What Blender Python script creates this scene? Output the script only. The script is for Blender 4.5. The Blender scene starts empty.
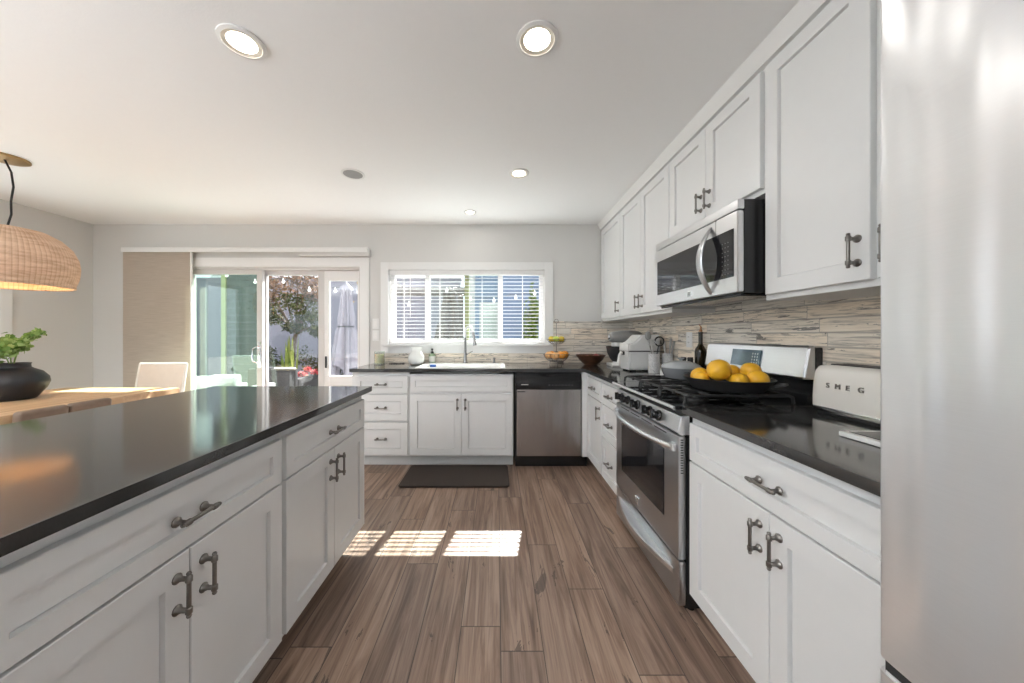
import bpy, bmesh, math, random
from mathutils import Vector, Matrix, noise
random.seed(7)
C = bpy.context.scene.collection
S = bpy.context.scene
PI = math.pi
R = math.radians

# ------------------------------------------------------------------ camera, world, sun, exposure
CAMH = 1.221
cd = bpy.data.cameras.new('camera'); cam = bpy.data.objects.new('camera', cd); C.objects.link(cam)
cam.location = (0, 0, CAMH); cam.rotation_euler = (R(90), 0, 0)
cd.sensor_width = 36; cd.lens = 36 * 333 / 1024
cd.shift_x = 15 / 1024; cd.shift_y = -6.5 / 1024
cd.clip_start = 0.03
S.camera = cam
w = bpy.data.worlds.new('sky'); S.world = w; w.use_nodes = True
bgn = w.node_tree.nodes['Background']
bgn.inputs[0].default_value = (0.84, 0.92, 1.0, 1); bgn.inputs[1].default_value = 1.3
sl = bpy.data.lights.new('sun', 'SUN'); sun = bpy.data.objects.new('sun', sl); C.objects.link(sun)
sl.energy = 26.0; sl.angle = R(0.5); sl.color = (1.0, 0.975, 0.94)
sun.rotation_euler = Vector((-0.19, -1, -0.97)).to_track_quat('-Z', 'Y').to_euler()
S.view_settings.view_transform = 'Standard'; S.view_settings.look = 'None'
S.view_settings.gamma = 1; S.view_settings.use_curve_mapping = False
S.view_settings.exposure = 0.80
LAMP_W = 1.3      # watts of each ceiling downlight
S.cycles.max_bounces = 10; S.cycles.diffuse_bounces = 6; S.cycles.transparent_max_bounces = 24
S.cycles.use_denoising = True; S.cycles.denoising_prefilter = 'ACCURATE'; S.cycles.sample_clamp_indirect = 6

# ------------------------------------------------------------------ materials
class NT:
    def __init__(s, name):
        s.m = bpy.data.materials.new(name); s.m.use_nodes = True
        s.t = s.m.node_tree; s.b = s.t.nodes['Principled BSDF']; s.out = s.t.nodes['Material Output']
    def n(s, typ, **kw):
        nd = s.t.nodes.new('ShaderNode' + typ)
        for k, v in kw.items(): setattr(nd, k, v)
        return nd
    def put(s, sock, v):
        if isinstance(v, bpy.types.NodeSocket): s.t.links.new(v, sock)
        elif isinstance(v, tuple) and len(v) == 3 and sock.type == 'RGBA': sock.default_value = (*v, 1)
        else: sock.default_value = v
    def math(s, op, a, b=0.0, c=0.0):
        nd = s.n('Math', operation=op)
        for i, v in enumerate((a, b, c)): s.put(nd.inputs[i], v)
        return nd.outputs[0]
    def mix(s, f, a, b):
        nd = s.n('Mix', data_type='RGBA')
        s.put(nd.inputs[0], f); s.put(nd.inputs[6], a); s.put(nd.inputs[7], b)
        return nd.outputs[2]
    def ramp(s, f, stops):
        nd = s.n('ValToRGB'); e = nd.color_ramp.elements
        while len(e) < len(stops): e.new(0.5)
        for el, (p, c) in zip(e, stops): el.position = p; el.color = (*c, 1)
        s.put(nd.inputs[0], f); return nd.outputs[0]
    def coord(s, kind='Object', scale=(1, 1, 1), loc=(0, 0, 0)):
        tc = s.n('TexCoord'); mp = s.n('Mapping'); s.t.links.new(tc.outputs[kind], mp.inputs[0])
        mp.inputs['Scale'].default_value = scale; mp.inputs['Location'].default_value = loc
        return mp.outputs[0]
    def noise(s, vec, scale, detail=4, rough=0.55, dist=0.0):
        nd = s.n('TexNoise'); s.put(nd.inputs['Vector'], vec)
        nd.inputs['Scale'].default_value = scale; nd.inputs['Detail'].default_value = detail
        nd.inputs['Roughness'].default_value = rough; nd.inputs['Distortion'].default_value = dist
        return nd.outputs[0]
    def bump(s, h, strength=0.2, dist=0.01):
        nd = s.n('Bump'); nd.inputs['Strength'].default_value = strength; nd.inputs['Distance'].default_value = dist
        s.put(nd.inputs['Height'], h); s.t.links.new(nd.outputs[0], s.b.inputs['Normal'])
    def set(s, **kw):
        for k, v in kw.items(): s.put(s.b.inputs[k.replace('_', ' ')], v)
        return s.m

def mat(name, col, rough=0.5, metal=0.0, var=0.06, scale=20.0, bump=0.0, stretch=(1, 1, 1), **kw):
    t = NT(name); v = t.coord('Object', stretch)
    f = t.noise(v, scale)
    a = tuple(max(0, c * (1 - var)) for c in col); b = tuple(min(1, c * (1 + var)) for c in col)
    t.set(Base_Color=t.mix(f, a, b), Roughness=rough, Metallic=metal, **kw)
    if bump: t.bump(t.noise(v, scale * 4), bump, 0.002)
    return t.m

M = {}
M['paint'] = mat('cabinet white paint', (0.75, 0.755, 0.755), 0.38, var=0.015)
M['trimwhite'] = mat('white trim paint', (0.79, 0.79, 0.785), 0.4, var=0.01)
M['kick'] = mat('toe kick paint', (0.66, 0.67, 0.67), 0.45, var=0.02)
M['wall'] = mat('wall paint', (0.66, 0.655, 0.64), 0.7, var=0.015, scale=6, bump=0.04)
M['ceiling'] = mat('ceiling paint', (0.89, 0.895, 0.90), 0.8, var=0.01, scale=30, bump=0.25)
M['vinyl'] = mat('white vinyl', (0.82, 0.81, 0.80), 0.35, var=0.01)
M['slat'] = mat('white slat', (0.70, 0.705, 0.72), 0.5, var=0.01)
M['doorvinyl'] = mat('door frame vinyl', (0.62, 0.60, 0.585), 0.35, var=0.01)
M['pewter'] = mat('pewter', (0.22, 0.205, 0.19), 0.36, 0.95, var=0.2, scale=80)
M['chrome'] = mat('chrome', (0.85, 0.85, 0.86), 0.08, 1.0, var=0.01)
M['faucet'] = mat('gunmetal steel', (0.32, 0.32, 0.32), 0.25, 0.95)
M['black'] = mat('black enamel', (0.012, 0.012, 0.013), 0.25, var=0.2)
M['blackgloss'] = mat('black glass', (0.012, 0.012, 0.014), 0.05, var=0.1)
M['rubber'] = mat('black rubber', (0.018, 0.018, 0.018), 0.6)
M['iron'] = mat('cast iron', (0.02, 0.02, 0.021), 0.5, bump=0.1, scale=60)
M['dark'] = mat('dark gap', (0.02, 0.02, 0.02), 0.8)
M['ceramic'] = mat('white ceramic', (0.82, 0.82, 0.80), 0.15, var=0.01)
M['softwhite'] = mat('soft white plastic', (0.78, 0.77, 0.75), 0.35, var=0.02)
M['fryer'] = mat('silver white plastic', (0.72, 0.72, 0.71), 0.3, var=0.02)
M['cream'] = mat('cream enamel', (0.72, 0.68, 0.60), 0.2, var=0.02)
M['toaster'] = mat('pearl white enamel', (0.76, 0.73, 0.68), 0.16, var=0.01)
M['greyenamel'] = mat('grey enamel', (0.17, 0.18, 0.19), 0.25, var=0.05)
M['greylid'] = mat('pale grey enamel', (0.34, 0.36, 0.37), 0.15, var=0.05)
M['matgrey'] = mat('mixer grey', (0.30, 0.30, 0.29), 0.3, var=0.03)
M['mat'] = mat('dark brown foam mat', (0.046, 0.034, 0.028), 0.8, var=0.15, scale=120, bump=0.3)
M['vase'] = mat('black matte pottery', (0.012, 0.013, 0.016), 0.45, var=0.3, scale=12, stretch=(1, 1, 14), bump=0.5)
M['brass'] = mat('aged brass', (0.42, 0.28, 0.13), 0.35, 0.9)
M['cord'] = mat('black cord', (0.015, 0.015, 0.015), 0.6)
M['leather'] = mat('brown leather', (0.165, 0.115, 0.082), 0.42, var=0.25, scale=25, bump=0.25)
M['wicker'] = mat('dark wicker', (0.016, 0.015, 0.016), 0.9, var=0.4, scale=60, bump=0.6)
M['cushion'] = mat('white outdoor fabric', (0.55, 0.55, 0.55), 0.9)
M['sling'] = mat('pale taupe sling fabric', (0.62, 0.57, 0.53), 0.9)
M['outfabric'] = mat('pale woven outdoor fabric', (0.34, 0.34, 0.34), 0.9, var=0.05)
M['darkcloth'] = mat('charcoal blanket', (0.03, 0.032, 0.038), 0.95, var=0.4, scale=12)
M['lavcloth'] = mat('pale lavender canvas', (0.155, 0.15, 0.18), 0.9, var=0.05, scale=8)
M['browncloth'] = mat('dark brown canvas', (0.055, 0.045, 0.038), 0.9, var=0.15)
M['patio'] = mat('patio concrete', (0.62, 0.615, 0.605), 0.9, var=0.1, scale=3)
M['bouncepaving'] = mat('light bounce paving', (0.30, 0.30, 0.295), 0.9, var=0.05, scale=2)  # for the unseen grounds that bounce sunlight indoors
M['stucco'] = mat('lavender white stucco', (0.20, 0.195, 0.235), 0.9, var=0.03, scale=10, bump=0.2)
M['screen'] = mat('dark green grey screen', (0.06, 0.075, 0.075), 0.8, var=0.2)
M['bulb'] = mat('frosted bulb', (0.9, 0.9, 0.88), 0.2)
M['bark'] = mat('bark', (0.09, 0.065, 0.05), 0.9, var=0.3, scale=30, bump=0.4)
M['greenpost'] = mat('olive painted post', (0.25, 0.27, 0.14), 0.6)
M['label'] = mat('paper label', (0.78, 0.77, 0.72), 0.7)
M['citrus'] = mat('golden citrus peel', (0.86, 0.46, 0.025), 0.38, var=0.10, scale=6, bump=0.12)
M['lemon'] = mat('lemon peel', (0.80, 0.60, 0.06), 0.4, var=0.12, scale=6, bump=0.12)
M['lime'] = mat('green lemon peel', (0.48, 0.56, 0.08), 0.4, var=0.15, scale=5, bump=0.12)
M['orange'] = mat('orange peel', (0.86, 0.34, 0.04), 0.4, var=0.12, scale=6, bump=0.12)
M['peach'] = mat('peach skin', (0.84, 0.47, 0.20), 0.55, var=0.2, scale=7)
M['apple'] = mat('red apple skin', (0.28, 0.025, 0.025), 0.3, var=0.3, scale=8)
M['stem'] = mat('brown stem', (0.1, 0.07, 0.03), 0.8)
M['copper'] = mat('copper spout', (0.5, 0.24, 0.12), 0.3, 0.9)
M['blue'] = mat('blue sponge', (0.02, 0.10, 0.38), 0.85, bump=0.5, scale=60)
M['screenglass'] = mat('display glass', (0.10, 0.15, 0.18), 0.06, 0.3, var=0.9, scale=14)  # black glass with its bluish reflections painted into the colour
M['roof'] = mat('dark shingle roof', (0.06, 0.06, 0.07), 0.9)
M['bead'] = mat('dark wooden bead', (0.05, 0.045, 0.04), 0.6)
M['grey'] = mat('grey speaker grille', (0.28, 0.28, 0.28), 0.6)
M['wax'] = mat('cream candle wax', (0.78, 0.68, 0.46), 0.5, var=0.03, Subsurface_Weight=0.2)

def steel(name, col, rough, wav=0.0, axis=(1, 1, 90), metal=1.0):
    t = NT(name); v = t.coord('Object', axis)
    br = t.noise(v, 6, 6)
    t.set(Base_Color=t.mix(br, tuple(c * 0.94 for c in col), tuple(min(1, c * 1.04) for c in col)), Metallic=metal,
          Roughness=t.math('MULTIPLY_ADD', br, 0.08, rough))
    if wav:
        h = t.math('ADD', t.math('MULTIPLY', t.noise(t.coord('Object', (7, 1, 1.2)), 1.4, 1, 0.4), wav), t.math('MULTIPLY', br, 0.00004))
        t.bump(h, 1.0, 1.0)
    else: t.bump(br, 0.05, 0.001)
    return t.m
M['steel'] = steel('brushed steel', (0.54, 0.55, 0.565), 0.26, 0, (1, 1, 60))
M['steelbright'] = steel('bright brushed steel', (0.74, 0.74, 0.75), 0.28, 0, (1, 1, 60))
M['steelvert'] = steel('vertical brushed steel', (0.47, 0.455, 0.45), 0.22, 0.006, (70, 1, 1))
M['fridge'] = steel('wavy brushed fridge steel', (0.80, 0.805, 0.815), 0.27, 0.03, (1, 1, 160), 0.72)

def counter_mat():
    t = NT('dark grey quartz'); v = t.coord()
    f = t.noise(v, 260, 2); g = t.noise(v, 5, 3)
    c = t.ramp(f, [(0.35, (0.030, 0.030, 0.030)), (0.62, (0.033, 0.033, 0.033)), (0.75, (0.038, 0.0375, 0.037))])
    t.set(Base_Color=t.mix(t.math('MULTIPLY', g, 0.3), c, (0.036, 0.035, 0.035)), Roughness=0.10, Specular_IOR_Level=0.8)
    return t.m
M['quartz'] = counter_mat()

def floor_mat():
    t = NT('grey brown oak laminate'); tc = t.n('TexCoord'); sp = t.n('SeparateXYZ'); t.t.links.new(tc.outputs['Object'], sp.inputs[0])
    u = t.math('DIVIDE', t.math('ADD', sp.outputs[0], 8.2353), 0.165)
    k = t.math('FLOOR', u); fu = t.math('FRACT', u)
    wn = t.n('TexWhiteNoise', noise_dimensions='1D'); t.put(wn.inputs['W'], k)
    vv = t.math('ADD', t.math('DIVIDE', sp.outputs[1], 1.22), t.math('MULTIPLY', wn.outputs[0], 7.3))
    j = t.math('FLOOR', vv); fv = t.math('FRACT', vv)
    cb = t.n('CombineXYZ'); t.put(cb.inputs[0], k); t.put(cb.inputs[1], j)
    w2 = t.n('TexWhiteNoise', noise_dimensions='2D'); t.t.links.new(cb.outputs[0], w2.inputs[0])
    gx = t.math('ADD', sp.outputs[0], t.math('MULTIPLY', w2.outputs[0], 9.0))
    cg = t.n('CombineXYZ'); t.put(cg.inputs[0], t.math('MULTIPLY', gx, 20)); t.put(cg.inputs[1], t.math('MULTIPLY', sp.outputs[1], 1.1)); t.put(cg.inputs[2], t.math('MULTIPLY', w2.outputs[0], 20))
    big = t.noise(cg.outputs[0], 1.0, 5, 0.62, 1.3)
    ch = t.n('CombineXYZ'); t.put(ch.inputs[0], t.math('MULTIPLY', gx, 110)); t.put(ch.inputs[1], t.math('MULTIPLY', sp.outputs[1], 4)); t.put(ch.inputs[2], j)
    fine = t.noise(ch.outputs[0], 1.0, 4, 0.6, 0.3)
    base = t.ramp(big, [(0.26, (0.078, 0.048, 0.035)), (0.42, (0.215, 0.142, 0.104)), (0.60, (0.355, 0.254, 0.194)), (0.8, (0.46, 0.36, 0.285))])
    base = t.mix(t.math('MULTIPLY', t.math('MAXIMUM', t.math('SUBTRACT', 0.5, fine), 0.0), 1.6), base, (0.06, 0.04, 0.032))
    tint = t.mix(w2.outputs[0], (0.80, 0.78, 0.78), (1.12, 1.08, 1.04))
    mm = t.n('Mix', data_type='RGBA', blend_type='MULTIPLY'); mm.inputs[0].default_value = 1.0
    t.put(mm.inputs[6], base); t.put(mm.inputs[7], tint)
    # knots and splits
    ck = t.n('CombineXYZ'); t.put(ck.inputs[0], t.math('MULTIPLY', gx, 9)); t.put(ck.inputs[1], t.math('MULTIPLY', sp.outputs[1], 2.6)); t.put(ck.inputs[2], j)
    kn = t.math('GREATER_THAN', t.noise(ck.outputs[0], 1.0, 5, 0.7, 0.8), 0.645)
    col = t.mix(t.math('MULTIPLY', kn, 0.65), mm.outputs[2], (0.05, 0.034, 0.027))
    eu = t.math('MINIMUM', fu, t.math('SUBTRACT', 1.0, fu)); ev = t.math('MINIMUM', fv, t.math('SUBTRACT', 1.0, fv))
    seam = t.math('MAXIMUM', t.math('LESS_THAN', eu, 0.012), t.math('LESS_THAN', ev, 0.0018))
    t.set(Base_Color=t.mix(t.math('MULTIPLY', seam, 0.75), col, (0.03, 0.02, 0.016)),
          Roughness=t.math('MULTIPLY_ADD', fine, 0.18, 0.30), Specular_IOR_Level=0.5)
    t.bump(t.math('SUBTRACT', t.math('MULTIPLY', fine, 0.3), seam), 0.25, 0.002)
    return t.m
M['floor'] = floor_mat()

def tile_mat():
    t = NT('driftwood look stone strips'); tc = t.n('TexCoord'); sp = t.n('SeparateXYZ'); t.t.links.new(tc.outputs['Object'], sp.inputs[0])
    run = t.math('SUBTRACT', sp.outputs[0], sp.outputs[1])
    u = t.math('DIVIDE', t.math('SUBTRACT', sp.outputs[2], 0.914), 0.0635)
    k = t.math('FLOOR', u); fu = t.math('FRACT', u)
    wn = t.n('TexWhiteNoise', noise_dimensions='1D'); t.put(wn.inputs['W'], k)
    vv = t.math('ADD', t.math('DIVIDE', run, 0.40), t.math('MULTIPLY', wn.outputs[0], 5.7))
    j = t.math('FLOOR', vv); fv = t.math('FRACT', vv)
    cb = t.n('CombineXYZ'); t.put(cb.inputs[0], k); t.put(cb.inputs[1], j)
    w2 = t.n('TexWhiteNoise', noise_dimensions='2D'); t.t.links.new(cb.outputs[0], w2.inputs[0])
    cg = t.n('CombineXYZ'); t.put(cg.inputs[0], t.math('MULTIPLY', run, 5.0)); t.put(cg.inputs[1], t.math('MULTIPLY', sp.outputs[2], 75)); t.put(cg.inputs[2], t.math('MULTIPLY', w2.outputs[0], 40))
    st = t.noise(cg.outputs[0], 1.0, 6, 0.65, 0.6)
    col = t.ramp(st, [(0.30, (0.24, 0.225, 0.21)), (0.40, (0.58, 0.54, 0.48)), (0.50, (0.82, 0.765, 0.68)), (0.75, (0.93, 0.89, 0.82))])
    warm = t.mix(w2.outputs[0], (0.90, 0.92, 0.94), (1.08, 1.0, 0.92))
    mm = t.n('Mix', data_type='RGBA', blend_type='MULTIPLY'); mm.inputs[0].default_value = 1.0
    t.put(mm.inputs[6], col); t.put(mm.inputs[7], warm)
    cc = t.n('CombineXYZ'); t.put(cc.inputs[0], t.math('MULTIPLY', run, 3.0)); t.put(cc.inputs[1], t.math('MULTIPLY', sp.outputs[2], 34)); t.put(cc.inputs[2], t.math('ADD', t.math('MULTIPLY', w2.outputs[0], 17), 3.0))
    ckn = t.noise(cc.outputs[0], 1.0, 7, 0.7, 1.2)
    crack = t.math('MULTIPLY', t.math('GREATER_THAN', ckn, 0.585), t.math('GREATER_THAN', w2.outputs[0], 0.2))
    c2 = t.mix(t.math('MULTIPLY', crack, 0.8), mm.outputs[2], (0.07, 0.065, 0.06))
    eu = t.math('MINIMUM', fu, t.math('SUBTRACT', 1.0, fu)); ev = t.math('MINIMUM', fv, t.math('SUBTRACT', 1.0, fv))
    rag = t.math('MULTIPLY', t.noise(cg.outputs[0], 0.6, 3), 0.11)
    seam = t.math('MAXIMUM', t.math('LESS_THAN', eu, rag), t.math('LESS_THAN', ev, 0.004))
    t.set(Base_Color=t.mix(t.math('MULTIPLY', seam, 0.55), c2, (0.20, 0.18, 0.16)), Roughness=0.42)
    t.bump(t.math('SUBTRACT', st, seam), 0.25, 0.003)
    return t.m
M['tile'] = tile_mat()

def wood_mat(name, stops, scale=(30, 1.5, 8), rough=0.5):
    t = NT(name); f = t.noise(t.coord('Object', scale), 1.0, 6, 0.6, 1.0)
    t.set(Base_Color=t.ramp(f, stops), Roughness=rough); t.bump(f, 0.15, 0.002); return t.m
M['tablewood'] = wood_mat('pale oak slab', [(0.3, (0.30, 0.18, 0.09)), (0.5, (0.50, 0.34, 0.20)), (0.75, (0.62, 0.45, 0.28))])
M['bowlwood'] = wood_mat('dark acacia', [(0.3, (0.05, 0.022, 0.012)), (0.7, (0.16, 0.07, 0.035))], (8, 8, 30), 0.35)

def blind_mat():
    t = NT('beige woven shade'); f = t.noise(t.coord('Object', (6, 6, 130)), 1.0, 5, 0.6)
    c = t.mix(f, (0.44, 0.37, 0.30), (0.66, 0.58, 0.50))
    d = t.n('BsdfDiffuse'); tr = t.n('BsdfTranslucent'); mx = t.n('MixShader'); mx.inputs[0].default_value = 0.25
    t.put(d.inputs[0], c); t.put(tr.inputs[0], c)
    t.t.links.new(d.outputs[0], mx.inputs[1]); t.t.links.new(tr.outputs[0], mx.inputs[2]); t.t.links.new(mx.outputs[0], t.out.inputs[0])
    return t.m
M['shade'] = blind_mat()

def rattan_mat():
    t = NT('woven rattan'); tc = t.n('TexCoord'); sp = t.n('SeparateXYZ'); t.t.links.new(tc.outputs['Object'], sp.inputs[0])
    ang = t.math('ARCTAN2', sp.outputs[1], sp.outputs[0])
    rib = t.math('SINE', t.math('MULTIPLY', ang, 84)); row = t.math('SINE', t.math('ADD', t.math('MULTIPLY', sp.outputs[2], 700), t.math('MULTIPLY', rib, 1.2)))
    n = t.noise(t.coord('Object', (9, 9, 60)), 1.0, 4)
    c = t.ramp(n, [(0.3, (0.56, 0.41, 0.29)), (0.55, (0.74, 0.58, 0.44)), (0.8, (0.84, 0.70, 0.56))])
    c = t.mix(t.math('MULTIPLY', t.math('LESS_THAN', rib, -0.75), 0.28), c, (0.30, 0.16, 0.07))
    bp = t.n('Bump'); bp.inputs['Strength'].default_value = 0.6; bp.inputs['Distance'].default_value = 0.004
    t.put(bp.inputs['Height'], t.math('ADD', t.math('MULTIPLY', rib, 0.5), t.math('MULTIPLY', row, 0.5)))
    d = t.n('BsdfDiffuse'); tr = t.n('BsdfTranslucent'); mx = t.n('MixShader'); mx.inputs[0].default_value = 0.22
    t.put(d.inputs[0], c); t.put(tr.inputs[0], c)
    t.t.links.new(bp.outputs[0], d.inputs['Normal'])
    t.t.links.new(d.outputs[0], mx.inputs[1]); t.t.links.new(tr.outputs[0], mx.inputs[2]); t.t.links.new(mx.outputs[0], t.out.inputs[0])
    return t.m
M['rattan'] = rattan_mat()

def glass_mat(name, tint, refl=1.0):
    t = NT(name); tr = t.n('BsdfTransparent'); gl = t.n('BsdfGlossy'); gl.inputs['Roughness'].default_value = 0.02
    t.put(tr.inputs[0], t.mix(t.noise(t.coord(), 3), tint, tuple(c * 0.98 for c in tint)))
    lw = t.n('LayerWeight'); lw.inputs[0].default_value = 0.5
    f = t.math('MULTIPLY', t.math('MULTIPLY_ADD', t.math('POWER', lw.outputs['Facing'], 4.0), 0.9, 0.04), refl); mx = t.n('MixShader'); t.put(mx.inputs[0], f)
    t.t.links.new(tr.outputs[0], mx.inputs[1]); t.t.links.new(gl.outputs[0], mx.inputs[2]); t.t.links.new(mx.outputs[0], t.out.inputs[0])
    return t.m
M['glass'] = glass_mat('clear pane glass', (0.96, 0.97, 0.97))
M['greenglass'] = glass_mat('green tinted pane glass', (0.76, 0.86, 0.80), 2.4)
M['tealglass'] = glass_mat('faint green pane glass', (0.90, 0.945, 0.925), 1.2)
M['bottleglass'] = mat('dark brown bottle glass', (0.018, 0.013, 0.005), 0.08, var=0.2)
M['jarglass'] = glass_mat('jar glass', (0.9, 0.92, 0.9), 1.5)
M['greenbottle'] = mat('pale green soap', (0.35, 0.46, 0.30), 0.2)

def leaf_mat(name, stops):
    t = NT(name); g = t.n('NewGeometry')
    c = t.ramp(g.outputs['Random Per Island'], stops)
    d = t.n('BsdfDiffuse'); tr = t.n('BsdfTranslucent'); mx = t.n('MixShader'); mx.inputs[0].default_value = 0.35
    t.put(d.inputs[0], c); t.put(tr.inputs[0], c)
    t.t.links.new(d.outputs[0], mx.inputs[1]); t.t.links.new(tr.outputs[0], mx.inputs[2]); t.t.links.new(mx.outputs[0], t.out.inputs[0])
    return t.m
M['leafgreen'] = leaf_mat('fresh green leaves', [(0, (0.13, 0.24, 0.06)), (0.6, (0.27, 0.40, 0.13)), (1, (0.42, 0.54, 0.24))])
M['leafdark'] = leaf_mat('dark olive leaves', [(0, (0.027, 0.039, 0.018)), (0.6, (0.060, 0.072, 0.033)), (1, (0.102, 0.102, 0.048))])
M['leafrust'] = leaf_mat('rust tipped leaves', [(0, (0.078, 0.066, 0.036)), (0.5, (0.168, 0.102, 0.072)), (1, (0.252, 0.162, 0.114))])
M['leafgold'] = leaf_mat('golden leaves', [(0, (0.132, 0.096, 0.030)), (0.6, (0.270, 0.186, 0.054)), (1, (0.360, 0.270, 0.096))])
M['leafblade'] = leaf_mat('yellow green blades', [(0, (0.072, 0.120, 0.036)), (0.5, (0.180, 0.216, 0.060)), (1, (0.312, 0.312, 0.108))])
M['petal'] = leaf_mat('red petals', [(0, (0.252, 0.024, 0.036)), (0.6, (0.348, 0.072, 0.078)), (1, (0.396, 0.168, 0.150))])
M['ivy'] = leaf_mat('ivy leaves', [(0, (0.048, 0.096, 0.018)), (0.6, (0.132, 0.192, 0.042)), (1, (0.252, 0.276, 0.072))])

def marble_mat():
    t = NT('grey veined marble'); f = t.noise(t.coord(), 26, 6, 0.6, 2.5)
    t.set(Base_Color=t.ramp(f, [(0.35, (0.30, 0.30, 0.31)), (0.5, (0.66, 0.66, 0.66)), (0.6, (0.42, 0.42, 0.43)), (0.75, (0.74, 0.74, 0.74))]), Roughness=0.3)
    return t.m
M['marble'] = marble_mat()

def siding_mat(name, col):
    t = NT(name); tc = t.n('TexCoord'); sp = t.n('SeparateXYZ'); t.t.links.new(tc.outputs['Object'], sp.inputs[0])
    f = t.math('FRACT', t.math('DIVIDE', sp.outputs[2], 0.16))
    t.set(Base_Color=t.mix(t.math('LESS_THAN', f, 0.06), t.mix(t.noise(t.coord(), 4), tuple(c * .95 for c in col), col), tuple(c * 0.6 for c in col)), Roughness=0.7)
    t.bump(f, 0.5, 0.02); return t.m
M['bluesiding'] = siding_mat('blue lap siding', (0.11, 0.16, 0.25))
M['tealsiding'] = siding_mat('grey teal lap siding', (0.16, 0.21, 0.22))

def emit_mat(name, col, strength):
    t = NT(name); t.set(Base_Color=col, Emission_Color=t.mix(t.noise(t.coord(), 2), col, col), Emission_Strength=strength); return t.m
M['lampdisc'] = emit_mat('lit diffuser', (1.0, 0.90, 0.74), 5.0)

# ------------------------------------------------------------------ geometry helpers
def nb(): return bmesh.new()
def box(bm, x0, x1, y0, y1, z0, z1, bev=0.0, seg=2):
    mt = Matrix.Translation(((x0 + x1) / 2, (y0 + y1) / 2, (z0 + z1) / 2)) @ Matrix.Diagonal((abs(x1 - x0), abs(y1 - y0), abs(z1 - z0), 1))
    r = bmesh.ops.create_cube(bm, size=1, matrix=mt)
    if bev:
        es = list({e for v in r['verts'] for e in v.link_edges})
        bmesh.ops.bevel(bm, geom=es, offset=bev, segments=seg, affect='EDGES', profile=0.6, clamp_overlap=True)
    return bm
def lathe(bm, prof, mt=Matrix(), n=32, cap=True):
    rings = []
    for r, z in prof:
        if r < 1e-6: rings.append([bm.verts.new(mt @ Vector((0, 0, z)))])
        else: rings.append([bm.verts.new(mt @ Vector((r * math.cos(2 * PI * i / n), r * math.sin(2 * PI * i / n), z))) for i in range(n)])
    for a, b in zip(rings, rings[1:]):
        for i in range(n):
            k = (i + 1) % n
            f = [a[i % len(a)]] + ([a[k]] if len(a) > 1 else []) + ([b[k]] if len(b) > 1 else []) + [b[i % len(b)]]
            if len(f) >= 3: bm.faces.new(f)
    if cap:
        if len(rings[0]) > 1: bm.faces.new(rings[0][::-1])
        if len(rings[-1]) > 1: bm.faces.new(rings[-1])
    return bm
def T(x, y, z): return Matrix.Translation((x, y, z))
def axis_mt(p, d): return Matrix.Translation(p) @ Vector(d).to_track_quat('Z', 'Y').to_matrix().to_4x4()
def cyl(bm, p0, p1, r0, r1=None, n=16):
    p0 = Vector(p0); p1 = Vector(p1); d = p1 - p0
    return lathe(bm, [(r0, 0), (r0 if r1 is None else r1, d.length)], axis_mt(p0, d), n)
def tube(bm, pts, rad, n=10, closed=False, flat=1.0, up=(0, 0, 1)):
    pts = [Vector(p) for p in pts]; N = len(pts); rings = []
    for i, p in enumerate(pts):
        a = pts[(i - 1) % N] if (closed or i > 0) else p; b = pts[(i + 1) % N] if (closed or i < N - 1) else p
        t = (b - a).normalized(); u = Vector(up)
        if abs(t.dot(u)) > 0.95: u = Vector((1, 0, 0)) if abs(t.x) < 0.9 else Vector((0, 1, 0))
        s = t.cross(u).normalized(); q = s.cross(t)
        r = rad[i] if isinstance(rad, (list, tuple)) else rad
        rings.append([bm.verts.new(p + s * (r * math.cos(2 * PI * k / n)) + q * (r * flat * math.sin(2 * PI * k / n))) for k in range(n)])
    for i in range(N if closed else N - 1):
        a, b = rings[i], rings[(i + 1) % N]
        for k in range(n):
            bm.faces.new((a[k], a[(k + 1) % n], b[(k + 1) % n], b[k]))
    if not closed: bm.faces.new(rings[0][::-1]); bm.faces.new(rings[-1])
    return bm
def prism(bm, poly, lo, hi, ax='y', bev=0.0):
    def P(a, b, c): return {'y': (a, c, b), 'x': (c, a, b), 'z': (a, b, c)}[ax]
    A = [bm.verts.new(P(a, b, lo)) for a, b in poly]; B = [bm.verts.new(P(a, b, hi)) for a, b in poly]
    fs = [bm.faces.new(A), bm.faces.new(B[::-1])]
    for i in range(len(poly)):
        k = (i + 1) % len(poly); fs.append(bm.faces.new((A[k], A[i], B[i], B[k])))
    bmesh.ops.recalc_face_normals(bm, faces=fs)
    if bev:
        es = list({e for f in fs[:2] for e in f.edges})
        bmesh.ops.bevel(bm, geom=es, offset=bev, segments=2, affect='EDGES', clamp_overlap=True)
    return bm
def ball(bm, c, r, sc=(1, 1, 1), u=20, v=12, rot=None):
    mt = Matrix.Translation(c) @ (rot.to_matrix().to_4x4() if rot else Matrix()) @ Matrix.Diagonal((*sc, 1))
    bmesh.ops.create_uvsphere(bm, u_segments=u, v_segments=v, radius=r, matrix=mt); return bm
def shaker(bm, x0, x1, z0, z1, yb=0.0, t=0.02, st=0.062, rec=0.010):
    def ring(i, y): return [bm.verts.new(p) for p in ((x0 + i, y, z0 + i), (x1 - i, y, z0 + i), (x1 - i, y, z1 - i), (x0 + i, y, z1 - i))]
    st = min(st, (z1 - z0) * 0.3)
    rs = [ring(0, yb), ring(0, yb - t + .002), ring(.002, yb - t), ring(st, yb - t), ring(st + .0012, yb - t + rec + .004), ring(st + .0042, yb - t + rec + .004), ring(st + .0046, yb - t + rec)]
    for a, b in zip(rs, rs[1:]):
        for i in range(4): bm.faces.new((a[i], a[(i + 1) % 4], b[(i + 1) % 4], b[i]))
    bm.faces.new(rs[0][::-1]); bm.faces.new(rs[-1])
    return bm
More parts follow.
